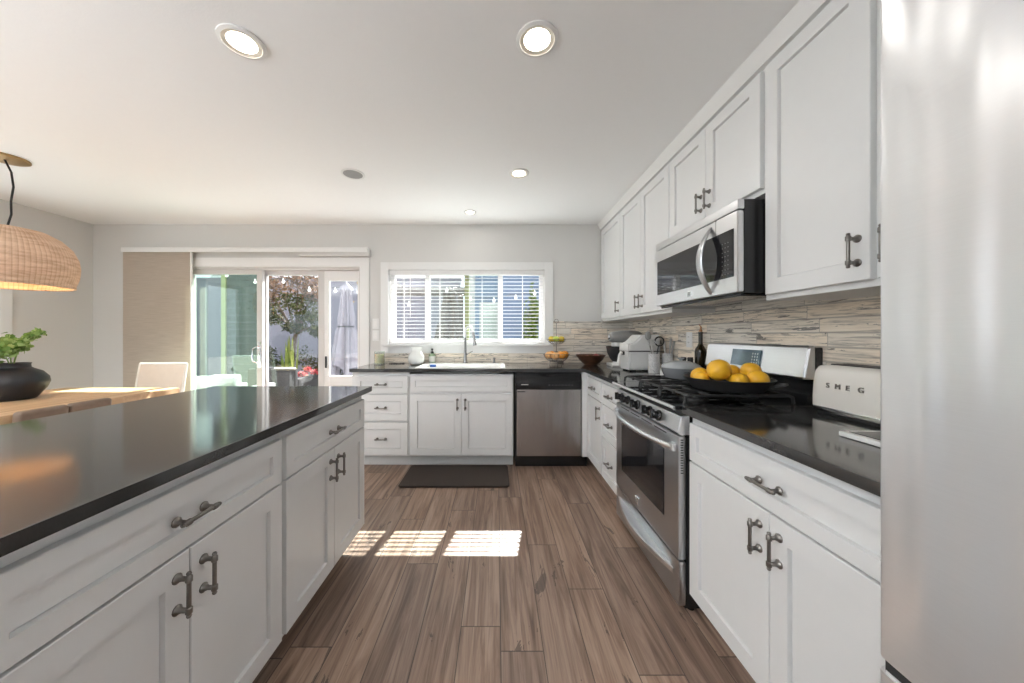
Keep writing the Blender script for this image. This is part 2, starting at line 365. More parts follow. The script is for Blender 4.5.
def obj(name, bm, m, parent=None, ang=35, loc=None):
    bmesh.ops.recalc_face_normals(bm, faces=bm.faces[:]) if len(bm.faces) < 40000 else None
    me = bpy.data.meshes.new(name); bm.to_mesh(me); bm.free()
    me.materials.append(M[m] if isinstance(m, str) else m)
    for p in me.polygons: p.use_smooth = True
    me.set_sharp_from_angle(angle=R(ang))
    o = bpy.data.objects.new(name, me); C.objects.link(o)
    if len(me.polygons) < 3000 and ang == 35:
        wm = o.modifiers.new('weighted', 'WEIGHTED_NORMAL'); wm.keep_sharp = True
    if parent: o.parent = parent
    if loc: o.location = loc
    return o
def put(name, me, parent, loc, rot=(0, 0, 0)):
    o = bpy.data.objects.new(name, me); C.objects.link(o); o.parent = parent; o.location = loc; o.rotation_euler = rot; return o
def tag(o, label, cat, group=None):
    o['label'] = label; o['category'] = cat
    if group: o['group'] = group
    return o
def thing(name, label, cat, loc=(0, 0, 0), rz=0, group=None):
    o = bpy.data.objects.new(name, None); C.objects.link(o); o.empty_display_size = 0.1
    o.location = loc; o.rotation_euler = (0, 0, rz); return tag(o, label, cat, group)
def struct(name, bm, m, parent=None):
    o = obj(name, bm, m, parent)
    if not parent: o['kind'] = 'structure'
    return o

# ------------------------------------------------------------------ room shell
XL, XR, YB, YF, H = -4.45, 1.458, 3.67, -4.0, 2.44
struct('floor', box(nb(), XL - .15, XR + .15, YF - .15, YB + .15, -0.1, 0), 'floor')
struct('ceiling', box(nb(), XL - .15, XR + .15, YF - .15, YB + .15, H, H + .12), 'ceiling')
b = nb(); y0, y1 = YB, YB + .15
for x0, x1, z0, z1 in ((XL - .15, -3.46, 0, H), (-3.46, -1.505, 1.965, H), (-1.505, -1.194, 0, H), (-1.194, .522, 0, 1.10), (-1.194, .522, 1.937, H), (.522, XR + .15, 0, H)):
    box(b, x0, x1, y0, y1, z0, z1)
struct('wall_back', b, 'wall')
b = nb()
for ya, yb, z0, z1 in ((YF, -3.6, 0, H), (-3.6, .4, 2.36, H), (.4, 1.55, 0, H), (1.55, 2.97, 0, .35), (1.55, 2.97, 2.05, H), (2.97, YB, 0, H)): box(b, XL - .15, XL, ya, yb, z0, z1)
struct('wall_left', b, 'wall')
struct('wall_right', box(nb(), XR, XR + .15, YF, YB, 0, H), 'wall')
b = nb()
for x0, x1, z0, z1 in ((XL - .15, -4.2, 0, H), (-4.2, -.2, 2.36, H), (-.2, XR + .15, 0, H)): box(b, x0, x1, YF - .15, YF, z0, z1)
struct('wall_rear', b, 'wall')
b = nb()
for x0, x1 in ((-4.2, -4.14), (-2.90, -2.84), (-1.56, -1.50), (-.26, -.2)): box(b, x0, x1, YF - .12, YF - .04, 0, 2.36)
box(b, -4.14, -.26, YF - .12, YF - .04, 2.30, 2.36); box(b, -4.14, -.26, YF - .12, YF - .04, 0, .06)
wr = struct('added_window_3', b, 'vinyl'); obj('pane', box(nb(), -4.14, -.26, YF - .085, YF - .08, .06, 2.30), 'glass', wr)  # rear glazing added out of view, sized for the daylight it lets in
b = nb()
for ya, yb in ((-3.6, -3.54), (-2.26, -2.20), (-.98, -.92), (.34, .4)): box(b, XL - .12, XL - .04, ya, yb, 0, 2.36)
box(b, XL - .12, XL - .04, -3.54, .34, 2.30, 2.36); box(b, XL - .12, XL - .04, -3.54, .34, 0, .06)
d2 = struct('added_door_2', b, 'vinyl'); obj('pane', box(nb(), XL - .085, XL - .08, -3.54, .34, .06, 2.30), 'glass', d2)  # unseen glazed door added to light the ceiling and range wall
# left wall window
b = nb()
for ya, yb, z0, z1 in ((1.475, 1.55, .275, 2.125), (2.97, 3.045, .275, 2.125), (1.55, 2.97, 2.05, 2.125), (1.55, 2.97, .275, .35)): box(b, XL, XL + .02, ya, yb, z0, z1, .003)
w2 = struct('window_2', b, 'trimwhite')
b = nb()
for ya, yb, z0, z1 in ((1.55, 1.60, .35, 2.05), (2.92, 2.97, .35, 2.05), (1.60, 2.92, 2.0, 2.05), (1.60, 2.92, .35, .40), (2.24, 2.28, .40, 2.0)): box(b, XL - .11, XL - .05, ya, yb, z0, z1, .002)
obj('window_frame', b, 'doorvinyl', w2); obj('pane', box(nb(), XL - .082, XL - .078, 1.6, 2.92, .4, 2.0), 'glass', w2)
struct('baseboard_left', box(nb(), XL, XL + .014, .4, YB, 0, .1, .003), 'trimwhite')
struct('baseboard_back', box(nb(), XL + .014, -3.57, YB - .014, YB, 0, .1, .003), 'trimwhite')

# sliding patio door
b = nb()
box(b, -1.505, -1.405, YB - .018, YB, 0, 2.07, .003); box(b, -3.56, -3.46, YB - .018, YB, 0, 2.07, .003); box(b, -3.46, -1.505, YB - .018, YB, 1.972, 2.07, .003)
struct('trim_1', b, 'trimwhite')
b = nb()
for x0, x1, z0, z1 in ((-3.46, -3.44, 0, 1.965), (-1.525, -1.505, 0, 1.965), (-3.44, -1.525, 1.945, 1.965), (-3.44, -1.525, 0, .03)): box(b, x0, x1, YB + .01, YB + .14, z0, z1, .002)
d1 = struct('door_1', b, 'doorvinyl')
def sash(x0, x1, ya, yb, glass, st):
    b = nb(); zt, zb = 1.944, .031
    for a in ((x0, x0 + st, zb, zt), (x1 - st, x1, zb, zt), (x0 + st, x1 - st, zt - .05, zt), (x0 + st, x1 - st, zb, zb + .09)): box(b, a[0], a[1], ya, yb, a[2], a[3], .003)
    s = obj('sash', b, 'doorvinyl', d1)
    obj('pane', box(nb(), x0 + st, x1 - st, (ya + yb) / 2 - .003, (ya + yb) / 2 + .003, zb + .09, zt - .05), glass, s); return s
s1 = sash(-3.437, -2.60, YB + .02, YB + .06, 'greenglass', .062)
sash(-2.665, -1.945, YB + .08, YB + .12, 'glass', .068)
b = nb()   # loop handle on the meeting stile
tube(b, [(-2.625, 3.69, 1.085), (-2.632, 3.635, 1.09), (-2.655, 3.62, 1.07), (-2.665, 3.62, 1.0), (-2.655, 3.62, .935), (-2.632, 3.635, .92), (-2.625, 3.69, .925)], .008, 8)
box(b, -2.645, -2.61, 3.683, 3.691, .86, 1.15, .003)
obj('handle', b, 'chrome', s1)['label'] = 'silver loop handle'
# narrow pet door panel closing the end of the opening
pp = thing('pet_door_panel', 'narrow white patio panel with a pet flap beside the closed lavender umbrella', 'door panel', (-1.735, YB + .10, .031))
b = nb()
for a in ((-.208, -.155, 0, 1.912), (.165, .208, 0, 1.912), (-.155, .165, 1.80, 1.912), (-.155, .165, .62, .73), (-.155, .165, 0, .10), (-.155, -.12, .10, .62), (.13, .165, .10, .62)): box(b, a[0], a[1], -.022, .018, a[2], a[3], .003)
obj('panel_frame', b, 'vinyl', pp); obj('pane', box(nb(), -.155, .165, -.004, .002, .73, 1.80), 'glass', pp)
f = obj('pet_flap', box(nb(), -.12, .13, -.008, .002, .10, .62, .003), 'cream', pp)
b = nb(); tube(b, [(-.09 + .18 * i / 10, -.026, .585 - .03 * math.sin(PI * i / 10)) for i in range(11)], .008, 8); obj('flap_handle', b, 'bowlwood', f)
obj('latch', box(nb(), -.198, -.178, -.034, -.022, .82, .95, .004), 'rubber', pp)['label'] = 'black latch'
# sliding panel track and fabric panel
tr = thing('panel_track', 'white ceiling track running above the patio door', 'curtain track', (-2.75, YB, 2.15))
b = nb(); box(b, -1.30, 1.35, -.085, 0, .0, .016, .003); box(b, -1.30, 1.35, -.085, -.078, -.035, 0, .002); obj('rail', b, 'trimwhite', tr)
b = nb(); box(b, .60, 1.36, -.07, -.006, -.07, -.001, .002); obj('valance', b, 'wall', tr)
bl = thing('fabric_panel', 'beige woven sliding fabric panel hanging beside the patio door', 'window shade', (-3.685, YB - .05, 0))
b = nb(); n = 12
for i in range(n):
    pass
box(b, -.375, .365, -.006, 0, .07, 2.135, .001)
obj('fabric', b, 'shade', bl)
obj('weight_bar', box(nb(), -.376, .366, -.012, .006, .05, .075, .003), 'trimwhite', bl)
obj('edge_stiffener', box(nb(), .362, .375, -.016, .006, .05, 2.12, .003), 'vinyl', bl)

# kitchen window
b = nb()
for x0, x1, z0, z1 in ((-1.278, -1.194, 1.02, 2.02), (.522, .617, 1.02, 2.02), (-1.194, .522, 1.937, 2.02), (-1.194, .522, 1.02, 1.10)): box(b, x0, x1, YB - .018, YB, z0, z1, .003)
struct('trim_2', b, 'trimwhite')
b = nb()
box(b, -1.25, .59, YB - .06, YB + .10, 1.10, 1.125, .004); struct('trim_3', b, 'trimwhite')
b = nb(); ya, yb = YB + .075, YB + .135
for x0, x1, z0, z1 in ((-1.194, -1.15, 1.125, 1.937), (.478, .522, 1.125, 1.937), (-1.15, .478, 1.895, 1.937), (-1.15, .478, 1.125, 1.165), (-.81, -.755, 1.165, 1.895), (.01, .065, 1.165, 1.895)): box(b, x0, x1, ya, yb, z0, z1, .003)
w1 = struct('window_1', b, 'vinyl')
obj('meeting_stile', box(nb(), -.365, -.315, ya - .005, yb - .005, 1.165, 1.895, .003), 'greenpost', w1)['label'] = 'olive meeting stile'
for x0, x1, g in ((-1.15, -.81, 'glass'), (-.755, -.365, 'tealglass'), (-.315, .01, 'tealglass'), (.065, .478, 'glass')):
    obj('pane', box(nb(), x0, x1, YB + .10, YB + .105, 1.165, 1.895), g, w1)
vb = thing('window_blind', 'white horizontal slat blind open in the kitchen window', 'blind', (-.336, YB + .035, 1.125))
obj('headrail', box(nb(), -.852, .852, -.028, .028, .762, .81, .003), 'vinyl', vb)
b = nb(); tl = R(-6)
for i in range(18):
    z = .055 + i * .0395; hw = .0092
    for k in (0, 1): pass
    mt = Matrix.Translation((0, 0, z)) @ Matrix.Rotation(tl, 4, 'X')
    r = bmesh.ops.create_cube(b, size=1, matrix=mt @ Matrix.Diagonal((1.69, 2 * hw, .004, 1)))
obj('slats', b, 'slat', vb)
obj('bottom_rail', box(nb(), -.848, .848, -.025, .025, .004, .022, .004), 'vinyl', vb)
for x in (-.70, -.30, .17, .62):
    b = nb(); box(b, x - .002, x + .002, -.027, -.025, .02, .765); box(b, x - .002, x + .002, .025, .027, .02, .765); obj('ladder_cord', b, 'vinyl', vb)
b = nb(); cyl(b, (-.62, -.034, .30), (-.62, -.034, .76), .004, .003, 8); obj('tilt_wand', b, 'vinyl', vb)

# wall plates
def plate(x, z, label, kind, right=False, y=0):
    t = thing('wall_plate', label, kind, (x, YB, z) if not right else (XR - .011, y, z), 0 if not right else -PI / 2)
    obj('cover', box(nb(), -.036, .036, -.007, 0, -.057, .057, .003), 'trimwhite', t)
    if kind == 'light switch': obj('rocker', box(nb(), -.016, .016, -.011, -.007, -.033, .033, .002), 'vinyl', t)
    else:
        for dz in (-.02, .02):
            s = obj('socket', box(nb(), -.015, .015, -.009, -.007, dz - .014, dz + .014, .002), 'vinyl', t)
            b = nb()
            for dx in (-.006, .006): box(b, dx - .001, dx + .001, -.0095, -.009, dz - .004, dz + .007)
            obj('slot', b, 'dark', s)
plate(-1.335, 1.345, 'white wall plate between patio door and window, topmost of two', 'light switch')
plate(-1.335, 1.215, 'white wall plate between patio door and window, just above the candle', 'light switch')
plate(0, 1.185, 'white outlet plate in the backsplash beside the dark oil bottle', 'outlet', True, 2.50)

# backsplash
struct('wall_backsplash_back', box(nb(), .617, XR - .011, YB - .01, YB, .914, 1.37), 'tile')
struct('wall_backsplash_sink', box(nb(), -1.33, .617, YB - .01, YB, .914, 1.02), 'tile')
struct('wall_backsplash_right', box(nb(), XR - .011, XR, .575, YB, .914, 1.46), 'tile')

# ------------------------------------------------------------------ ceiling lamps
def downlight(x, y, r, label, lit=True, power=None):
    t = thing('recessed_light', label, 'ceiling light', (x, y, H), 0, 'recessed ceiling lights')
    b = nb(); lathe(b, [(r * .80, -.002), (r * .84, -.010), (r, -.006), (r, -.0005)], n=40, cap=False); obj('trim_ring', b, 'trimwhite', t)
    b = nb(); lathe(b, [(r * .62, -.004), (r * .82, -.0085)], n=40, cap=False); obj('reflector', b, 'cream', t)
    b = nb(); lathe(b, [(0, -.0055), (r * .64, -.0045), (r * .64, -.001)], n=40, cap=False); obj('diffuser', b, 'lampdisc', t)
    l = bpy.data.lights.new('downlight', 'AREA'); l.shape = 'DISK'; l.size = r * 1.2; l.energy = power or LAMP_W; l.color = (1, .97, .93)
    lo = bpy.data.objects.new('downlight', l); C.objects.link(lo); lo.parent = t; lo.location = (0, 0, -.014)
downlight(-1.06, 1.385, .085, 'large lit recessed ceiling light above the island')
downlight(.165, 1.371, .085, 'large lit recessed ceiling light over the aisle beside the range')
downlight(.166, 2.506, .075, 'smaller lit recessed ceiling light past the big one over the aisle')
downlight(-.267, 3.30, .062, 'tiny lit recessed ceiling light right above the sink window', power=.5)
for x, y in ((-1.06, -.9), (-3.3, -.8), (-1.06, -2.5), (-3.3, -2.5)):  # extra lamps added out of view to brighten the room
    downlight(x, y, .085, 'added unseen recessed ceiling light behind the kitchen, for fill')
sp = thing('ceiling_speaker', 'round grey speaker grille flush in the ceiling', 'speaker', (-1.09, 2.52, H))
b = nb(); lathe(b, [(.068, -.004), (.078, -.008), (.086, -.004), (.086, -.0005)], n=36, cap=False); obj('rim', b, 'trimwhite', sp)
b = nb(); lathe(b, [(0, -.006), (.069, -.005), (.069, -.001)], n=36, cap=False); obj('grille', b, 'grey', sp)

# ------------------------------------------------------------------ cabinets
def handle_mesh(vert):
    b = nb()
    def q(a, d): return Vector((a, -d, 0)) if not vert else Vector((0, -d, a))
    for s in (-.038, .038):
        lathe(b, [(0, 0), (.0125, 0), (.0125, .003), (.0085, .006), (.0058, .014), (.0055, .030), (0, .032)], axis_mt(q(s, 0), (0, -1, 0)), 14)
    prof = [(0, -.056), (.0042, -.055), (.0058, -.051), (.0045, -.048), (.0075, -.044), (.0075, -.032), (.005, -.030), (.005, .030), (.0075, .032), (.0075, .044), (.0045, .048), (.0058, .051), (.0042, .055), (0, .056)]
    lathe(b, prof, axis_mt(q(0, .030), (q(1, 0))), 12)
    bmesh.ops.recalc_face_normals(b, faces=b.faces[:])
    me = bpy.data.meshes.new('handle'); b.to_mesh(me); b.free(); me.materials.append(M['pewter'])
    for p in me.polygons: p.use_smooth = True
    me.set_sharp_from_angle(angle=R(40)); return me
HV, HH = handle_mesh(True), handle_mesh(False)
def cabinet(name, label, loc, rz, W, D, z0, z1, fronts, cat='cabinet', kick=True, group=None):
    t = thing(name, label, cat, loc, rz, group)
    b = nb(); box(b, 0, W, .001, D, z0, z1, .0015)
    if kick: box(b, .0, W, .08, D, .0, z0)
    obj('carcass', b, 'paint', t)
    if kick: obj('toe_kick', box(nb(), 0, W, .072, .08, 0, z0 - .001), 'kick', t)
    for kind, x0, x1, a0, a1, hs in fronts:
        o = obj('drawer' if kind == 'drawer' else ('false_front' if kind == 'panel' else 'door'), shaker(nb(), x0, x1, a0, a1), 'paint', t)
        if kind == 'drawer': put('handle', HH, o, ((x0 + x1) / 2, -.02, (a0 + a1) / 2))
        elif kind == 'door':
            hx = x1 - .035 if hs[0] == 'R' else x0 + .035
            hz = a1 - .09 if hs[1] == 'T' else a0 + .095
            put('handle', HV, o, (hx, -.02, hz))
    return t
g = .003
def unit(W):   # one drawer over a pair of doors
    return [('drawer', .012, W - .012, .690, .847, ''), ('door', .012, W / 2 - g / 2, .118, .683, 'RT'), ('door', W / 2 + g / 2, W - .012, .118, .683, 'LT')]
GI, GR, GB, GU = 'island cabinets under the grey worktop', 'base cabinets along the range wall', 'base cabinets under the sink window', 'wall cabinets over the range wall'
for y0, W, lab in ((-.28, .75, 'white island cabinet nearest the open room, behind the other two'), (.47, .745, 'white island cabinet with the wider-looking drawer, middle of the island'), (1.215, .745, 'white island cabinet at the island end facing the sink')):
    cabinet('island_cabinet', lab, (-.795, y0, 0), PI / 2, W - .001, .62, .105, .883, unit(W - .001), group=GI)
cabinet('base_cabinet', 'white base cabinet between range and refrigerator', (.84, 1.432, 0), -PI / 2, .856, .60, .105, .883, unit(.856), group=GR)
cabinet('base_cabinet', 'narrow white stack of three drawers touching the far side of the range', (.84, 2.618, 0), -PI / 2, .408, .60, .105, .883,
        [('drawer', .008, .40, .690, .847, ''), ('drawer', .008, .40, .436, .683, ''), ('drawer', .008, .40, .118, .429, '')], group=GR)
cabinet('base_cabinet', 'white corner cabinet with one drawer over one door next to dishwasher', (.84, 3.04, 0), -PI / 2, .42, .60, .105, .883,
        [('drawer', .008, .412, .690, .847, ''), ('door', .008, .412, .118, .683, 'RT')], group=GR)
cabinet('base_cabinet', 'white stack of three drawers next to the patio door', (-1.332, 3.065, 0), 0, .527, .59, .105, .883,
        [('drawer', .035, .515, .690, .847, ''), ('drawer', .035, .515, .436, .675, ''), ('drawer', .035, .515, .12, .421, '')], group=GB)
cabinet('sink_cabinet', 'white double door cabinet below the kitchen sink', (-.804, 3.065, 0), 0, .955, .59, .105, .86,
        [('panel', .012, .943, .702, .847, ''), ('door', .012, .4765, .12, .68, 'RT'), ('door', .4785, .943, .12, .68, 'LT')], group=GB)
struct('trim_4', box(nb(), .779, .845, 3.047, 3.12, .105, .883, .002), 'paint')
# worktops
b = nb(); zt, zb = .914, .884
SX0, SX1, SY0, SY1 = -.735, .06, 3.10, 3.50
for x0, x1, ya, yb in ((-1.34, SX0, 3.02, YB - .011), (SX1, XR - .012, 3.02, YB - .011), (SX0, SX1, 3.02, SY0), (SX0, SX1, SY1, YB - .011), (.795, XR - .012, 2.206, 3.02)): box(b, x0, x1, ya, yb, zb, zt)
bmesh.ops.remove_doubles(b, verts=b.verts[:], dist=.0001)
tag(obj('worktop', b, 'quartz'), 'dark grey quartz worktop wrapping the corner around the sink', 'worktop')
tag(obj('worktop', box(nb(), .795, XR - .012, .575, 1.434, zb, zt, .003), 'quartz'), 'dark grey quartz worktop carrying the white toaster', 'worktop')
tag(obj('worktop', box(nb(), -1.695, -.75, -.32, 2.0, zb, zt, .003), 'quartz'), 'long glossy dark grey quartz island top', 'worktop')

# wall cabinets
ZU0, ZU1 = 1.37, 2.365
def upper(label, y_far, W, z0, doors):
    t = cabinet('wall_cabinet', label, (1.158, y_far, 0), -PI / 2, W, XR - 1.158 - .012, z0, ZU1 + .02, [('door', a, c, z0 + .022, ZU1 - .005, h) for a, c, h in doors], kick=False, group=GU); return t
upper('white wall cabinet with a single door in the far corner', 3.668, .586, ZU0, [(.03, .580, 'RB')])
upper('white two door wall cabinet between the corner and the microwave', 3.081, .876, ZU0, [(.005, .4335, 'RB'), (.4365, .870, 'LB')])
upper('short white two door wall cabinet above the microwave', 2.204, .768, 1.835, [(.006, .3825, 'RB'), (.3855, .762, 'LB')])
upper('large white wall cabinet between microwave and refrigerator', 1.434, .86, ZU0, [(.02, .418, 'RB'), (.438, .852, 'LB')])
b = nb(); prism(b, [(1.158, 2.375), (1.135, 2.375), (1.130, 2.385), (1.125, 2.40), (1.11, 2.425), (1.10, 2.439), (1.158, 2.439)], .50, 3.668, 'y')
struct('trim_5', b, 'trimwhite')

# ------------------------------------------------------------------ gas range
rg = thing('gas_range', 'stainless steel gas range with black cooktop and silver backguard', 'stove', (.785, 2.198, 0), -PI / 2)
W = .758   # local x 0..W (far to near), local y = depth behind the door face
obj('body', box(nb(), .003, W - .003, .03, .63, .035, .895, .003), 'black', rg)
for x in (.05, W - .05):
    for y in (.08, .58): obj('foot', cyl(nb(), (x, y, 0), (x, y, .04), .016), 'black', rg)
b = nb(); prism(b, [(.012, .786), (-.004, .80), (.012, .868), (.05, .876), (.05, .786)], 0, W, 'x', .003)
cp = obj('control_panel', b, 'steelbright', rg)
for y in (2.098, 1.998, 1.862, 1.714, 1.618):
    x = 2.198 - y; b = nb(); dr = Vector((0, -1, .22)).normalized(); p = Vector((x, .002, .830))
    lathe(b, [(0, -.002), (.026, 0), (.026, .006), (.020, .010), (.017, .030), (.013, .034), (0, .034)], axis_mt(p, dr), 20)
    box(b, x - .005, x + .005, -.042, -.02, .816, .86, .003)
    obj('knob', b, 'black', cp)
dr_ = obj('oven_door', box(nb(), .002, W - .002, 0, .035, .245, .782, .008), 'steel', rg)
obj('window', box(nb(), .105, .635, -.003, .004, .375, .690, .002), 'blackgloss', dr_)['label'] = 'black oven glass'
b = nb()
for i in range(4): box(b, .10 + i * .145, .22 + i * .145, -.001, .002, .766, .771)
obj('vent', b, 'dark', dr_)
b = nb(); tube(b, [(.03 + .698 * i / 18, -.012 - .048 * math.sin(PI * i / 18) ** .7, .728) for i in range(19)], [.012 + .003 * math.sin(PI * i / 18) for i in range(19)], 12)
for x in (.032, .726): box(b, x - .016, x + .016, -.022, .004, .71, .746, .006)
obj('handle', b, 'steelbright', dr_)
b = nb(); box(b, .316, .356, -.008, .001, .278, .318, .003); obj('badge', b, 'chrome', dr_)
b = nb(); box(b, .324, .348, -.0095, -.008, .288, .311, .002); obj('emblem', b, 'matgrey', dr_)
b = nb()
for i in range(14): box(b, W - .003, W - .001, .010, .022, .62 + i * .011, .625 + i * .011)
obj('side_vent', b, 'dark', dr_)
dw_ = obj('drawer', box(nb(), .002, W - .002, .002, .035, .045, .238, .008), 'steel', rg)
b = nb(); lo = [(.045 + .67 * i / 20, -.055 * math.sin(PI * i / 20)) for i in range(21)]; up_ = [(.715 - .67 * i / 20, .006) for i in range(21)]
prism(b, lo + up_[1:-1], .155, .185, 'z', .004)
obj('handle', b, 'steelbright', dw_)
b = nb(); box(b, -.001, W + .001, -.018, .66, .896, .915, .006, 3)
ct = obj('cooktop', b, 'blackgloss', rg)
b = nb(); tube(b, [(0, -.018, .905), (W, -.018, .905)], .008, 10); obj('front_edge', b, 'steelbright', ct)
for x, y, r in ((.16, .16, .045), (.16, .42, .038), (.38, .29, .05), (.60, .16, .05), (.60, .42, .038)):
    b = nb(); lathe(b, [(0, .914), (r + .014, .914), (r + .010, .922), (r * .9, .924), (r * .9, .932), (r * .8, .935), (0, .935)], T(x, y, 0), 24); obj('burner', b, 'iron', ct)
for x0, x1 in ((.025, .262), (.268, .490), (.496, .733)):
    b = nb(); r = .0065; z = .952; ya, yb = .045, .525
    for xx in (x0 + r, x1 - r): tube(b, [(xx, ya, .917), (xx, ya + .004, .945), (xx, ya + .02, z), (xx, yb - .02, z), (xx, yb - .004, .945), (xx, yb, .917)], r, 8, up=(1, 0, 0))
    for yy in (ya + .02, (ya + yb) / 2, yb - .02): tube(b, [(x0 + r, yy, z), (x1 - r, yy, z)], r, 8)
    xm = (x0 + x1) / 2
    tube(b, [(xm, ya + .005, .947), (xm, ya + .03, z + .002), (xm, yb - .03, z + .002), (xm, yb - .005, .947)], r, 8, up=(1, 0, 0))
    for yy in (.16, .42): tube(b, [(x0 + r, yy, z + .001), (xm - .03, yy, z + .001)], r, 8); tube(b, [(x1 - r, yy, z + .001), (xm + .03, yy, z + .001)], r, 8)
    obj('grate', b, 'iron', ct)
b = nb(); box(b, .012, .722, .630, .660, .915, 1.165, .004); box(b, .012, .722, .59, .63, .915, .955, .003)
bgd = obj('backguard', b, 'black', rg)
b = nb(); prism(b, [(.580, 1.022), (.575, 1.032), (.597, 1.160), (.608, 1.172), (.632, 1.172), (.632, 1.022)], .012, .722, 'x', .008)
pn = obj('control_fascia', b, 'steelbright', bgd)
b = nb(); mt = Matrix.Translation((.365, .583, 1.097)) @ Matrix.Rotation(R(-9.7), 4, 'X')
box(b, -.105, .105, -.004, .004, -.045, .045, .003); bmesh.ops.transform(b, matrix=mt, verts=b.verts[:])
ds = obj('display', b, 'screenglass', pn)
b = nb()
for i in range(3):
    for k in range(4): box(b, .05 + i * .017, .055 + i * .017, -.0045, -.004, -.028 + k * .016, -.020 + k * .016)
bmesh.ops.transform(b, matrix=mt, verts=b.verts[:]); obj('keypad', b, 'label', ds)

# ------------------------------------------------------------------ microwave
mw = thing('microwave', 'stainless over-the-range microwave with a curved handle', 'microwave', (1.04, 2.19, 0), -PI / 2)
W = .748
obj('body', box(nb(), .002, W - .002, .032, .404, 1.404, 1.812, .003), 'black', mw)
obj('underside', box(nb(), .02, W - .02, .03, .38, 1.392, 1.404, .003), 'blackgloss', mw)
fr = obj('front', box(nb(), 0, W, 0, .032, 1.408, 1.765, .010), 'steelbright', mw)
obj('vent_strip', box(nb(), 0, W, .003, .034, 1.768, 1.813, .008), 'steelbright', mw)
obj('window', box(nb(), .035, .632, -.003, .004, 1.478, 1.690, .002), 'blackgloss', fr)['label'] = 'black microwave glass'
kp = obj('control_panel', box(nb(), .634, .728, -.003, .004, 1.478, 1.690, .002), 'blackgloss', fr)
b = nb()
for i in range(3):
    for k in range(8): box(b, .655 + i * .019, .660 + i * .019, -.0036, -.003, 1.495 + k * .020, 1.4985 + k * .020)
obj('keypad', b, 'grey', kp)
obj('door_seam', box(nb(), .606, .6085, -.0006, .003, 1.69, 1.764), 'dark', fr)
b = nb(); pts = [(.568, .004 - .060 * math.sin(PI * i / 20) ** .85, 1.42 + .322 * i / 20) for i in range(21)]
tube(b, pts, [.012 + .010 * math.sin(PI * i / 20) for i in range(21)], 12, flat=.45, up=(0, 1, 0)); obj('handle', b, 'steel', fr)
obj('badge', box(nb(), .378, .412, -.006, .001, 1.428, 1.456, .003), 'chrome', fr)
b = nb(); box(b, .384, .406, -.0072, -.006, 1.434, 1.450, .001); obj('emblem', b, 'matgrey', fr)

# ------------------------------------------------------------------ dishwasher
dwr = thing('dishwasher', 'stainless dishwasher with black control strip near the corner', 'dishwasher', (.472, 3.045, 0))
obj('tub', box(nb(), -.302, .302, .03, .58, .03, .878), 'black', dwr)
dd = obj('door', box(nb(), -.292, .298, 0, .03, .112, .722, .006), 'steelvert', dwr)
b = nb(); prism(b, [(0, .724), (-.004, .745), (-.004, .80), (.012, .835), (.012, .866), (.03, .866), (.03, .724)], -.298, .302, 'x', .003); cpd = obj('control_panel', b, 'black', dwr)
b = nb(); prism(b, [(-.10 + .2 * i / 12, .862 - .022 * math.sin(PI * i / 12)) for i in range(13)], -.002, .013, 'y'); obj('grip_recess', b, 'blackgloss', cpd)
b = nb()
for i in range(10): box(b, -.25 + i * .0065, -.2455 + i * .0065, -.0048, -.004, .764, .771)
obj('lettering', b, 'label', cpd)
b = nb()
for i in range(8): box(b, .0 + i * .03, .012 + i * .03, -.0047, -.004, .762, .765)
obj('button_row', b, 'grey', cpd)
obj('kick_plate', box(nb(), -.302, .36, .045, .06, .005, .11), 'black', dwr)
obj('sticker', box(nb(), -.285, -.215, -.001, .001, .700, .706), 'dark', dd)

# ------------------------------------------------------------------ refrigerator
fg = thing('refrigerator', 'tall brushed steel french door refrigerator', 'refrigerator', (.648, .569, 0), -PI / 2)
obj('body', box(nb(), .004, .906, .07, .80, .02, 1.79, .004), 'greyenamel', fg)
def fdoor(x0, x1, z0, z1):
    b = nb(); n = 16; P = []
    for i in range(n + 1):
        u = i / n; P.append((x0 + (x1 - x0) * u, -.012 * math.sin(PI * ((x0 + (x1 - x0) * u) / .91))))
    e = .010
    P[0] = (x0, P[0][1] + e * 1.2); P.insert(1, (x0 + e * .35, P[0][1] - e * .85)); P.insert(2, (x0 + e, P[0][1] - e * 1.25))
    P[-1] = (x1, P[-1][1] + e * 1.2); P.insert(-1, (x1 - e * .35, P[-1][1] - e * .85))
    prism(b, P + [(x1, .066), (x0, .066)], z0, z1, 'z', .004); return b
for x0, x1, hx in ((.0, .453, .405), (.457, .91, .505)):
    d = obj('door', fdoor(x0, x1, .676, 1.80), 'fridge', fg)
    b = nb(); tube(b, [(hx, -.02, .86), (hx, -.065, .90), (hx, -.075, 1.22), (hx, -.065, 1.54), (hx, -.02, 1.58)], .013, 12, up=(1, 0, 0)); obj('handle', b, 'steelbright', d)
d = obj('freezer_drawer', fdoor(0, .91, .06, .660), 'fridge', fg)
b = nb(); tube(b, [(.10, -.02, .58), (.12, -.07, .58), (.455, -.08, .58), (.79, -.07, .58), (.81, -.02, .58)], .013, 12); obj('handle', b, 'steelbright', d)
obj('drawer_gap_dark', box(nb(), .01, .90, .004, .07, .655, .68), 'dark', fg)  # dark strip standing in for the shaded gap above the freezer drawer

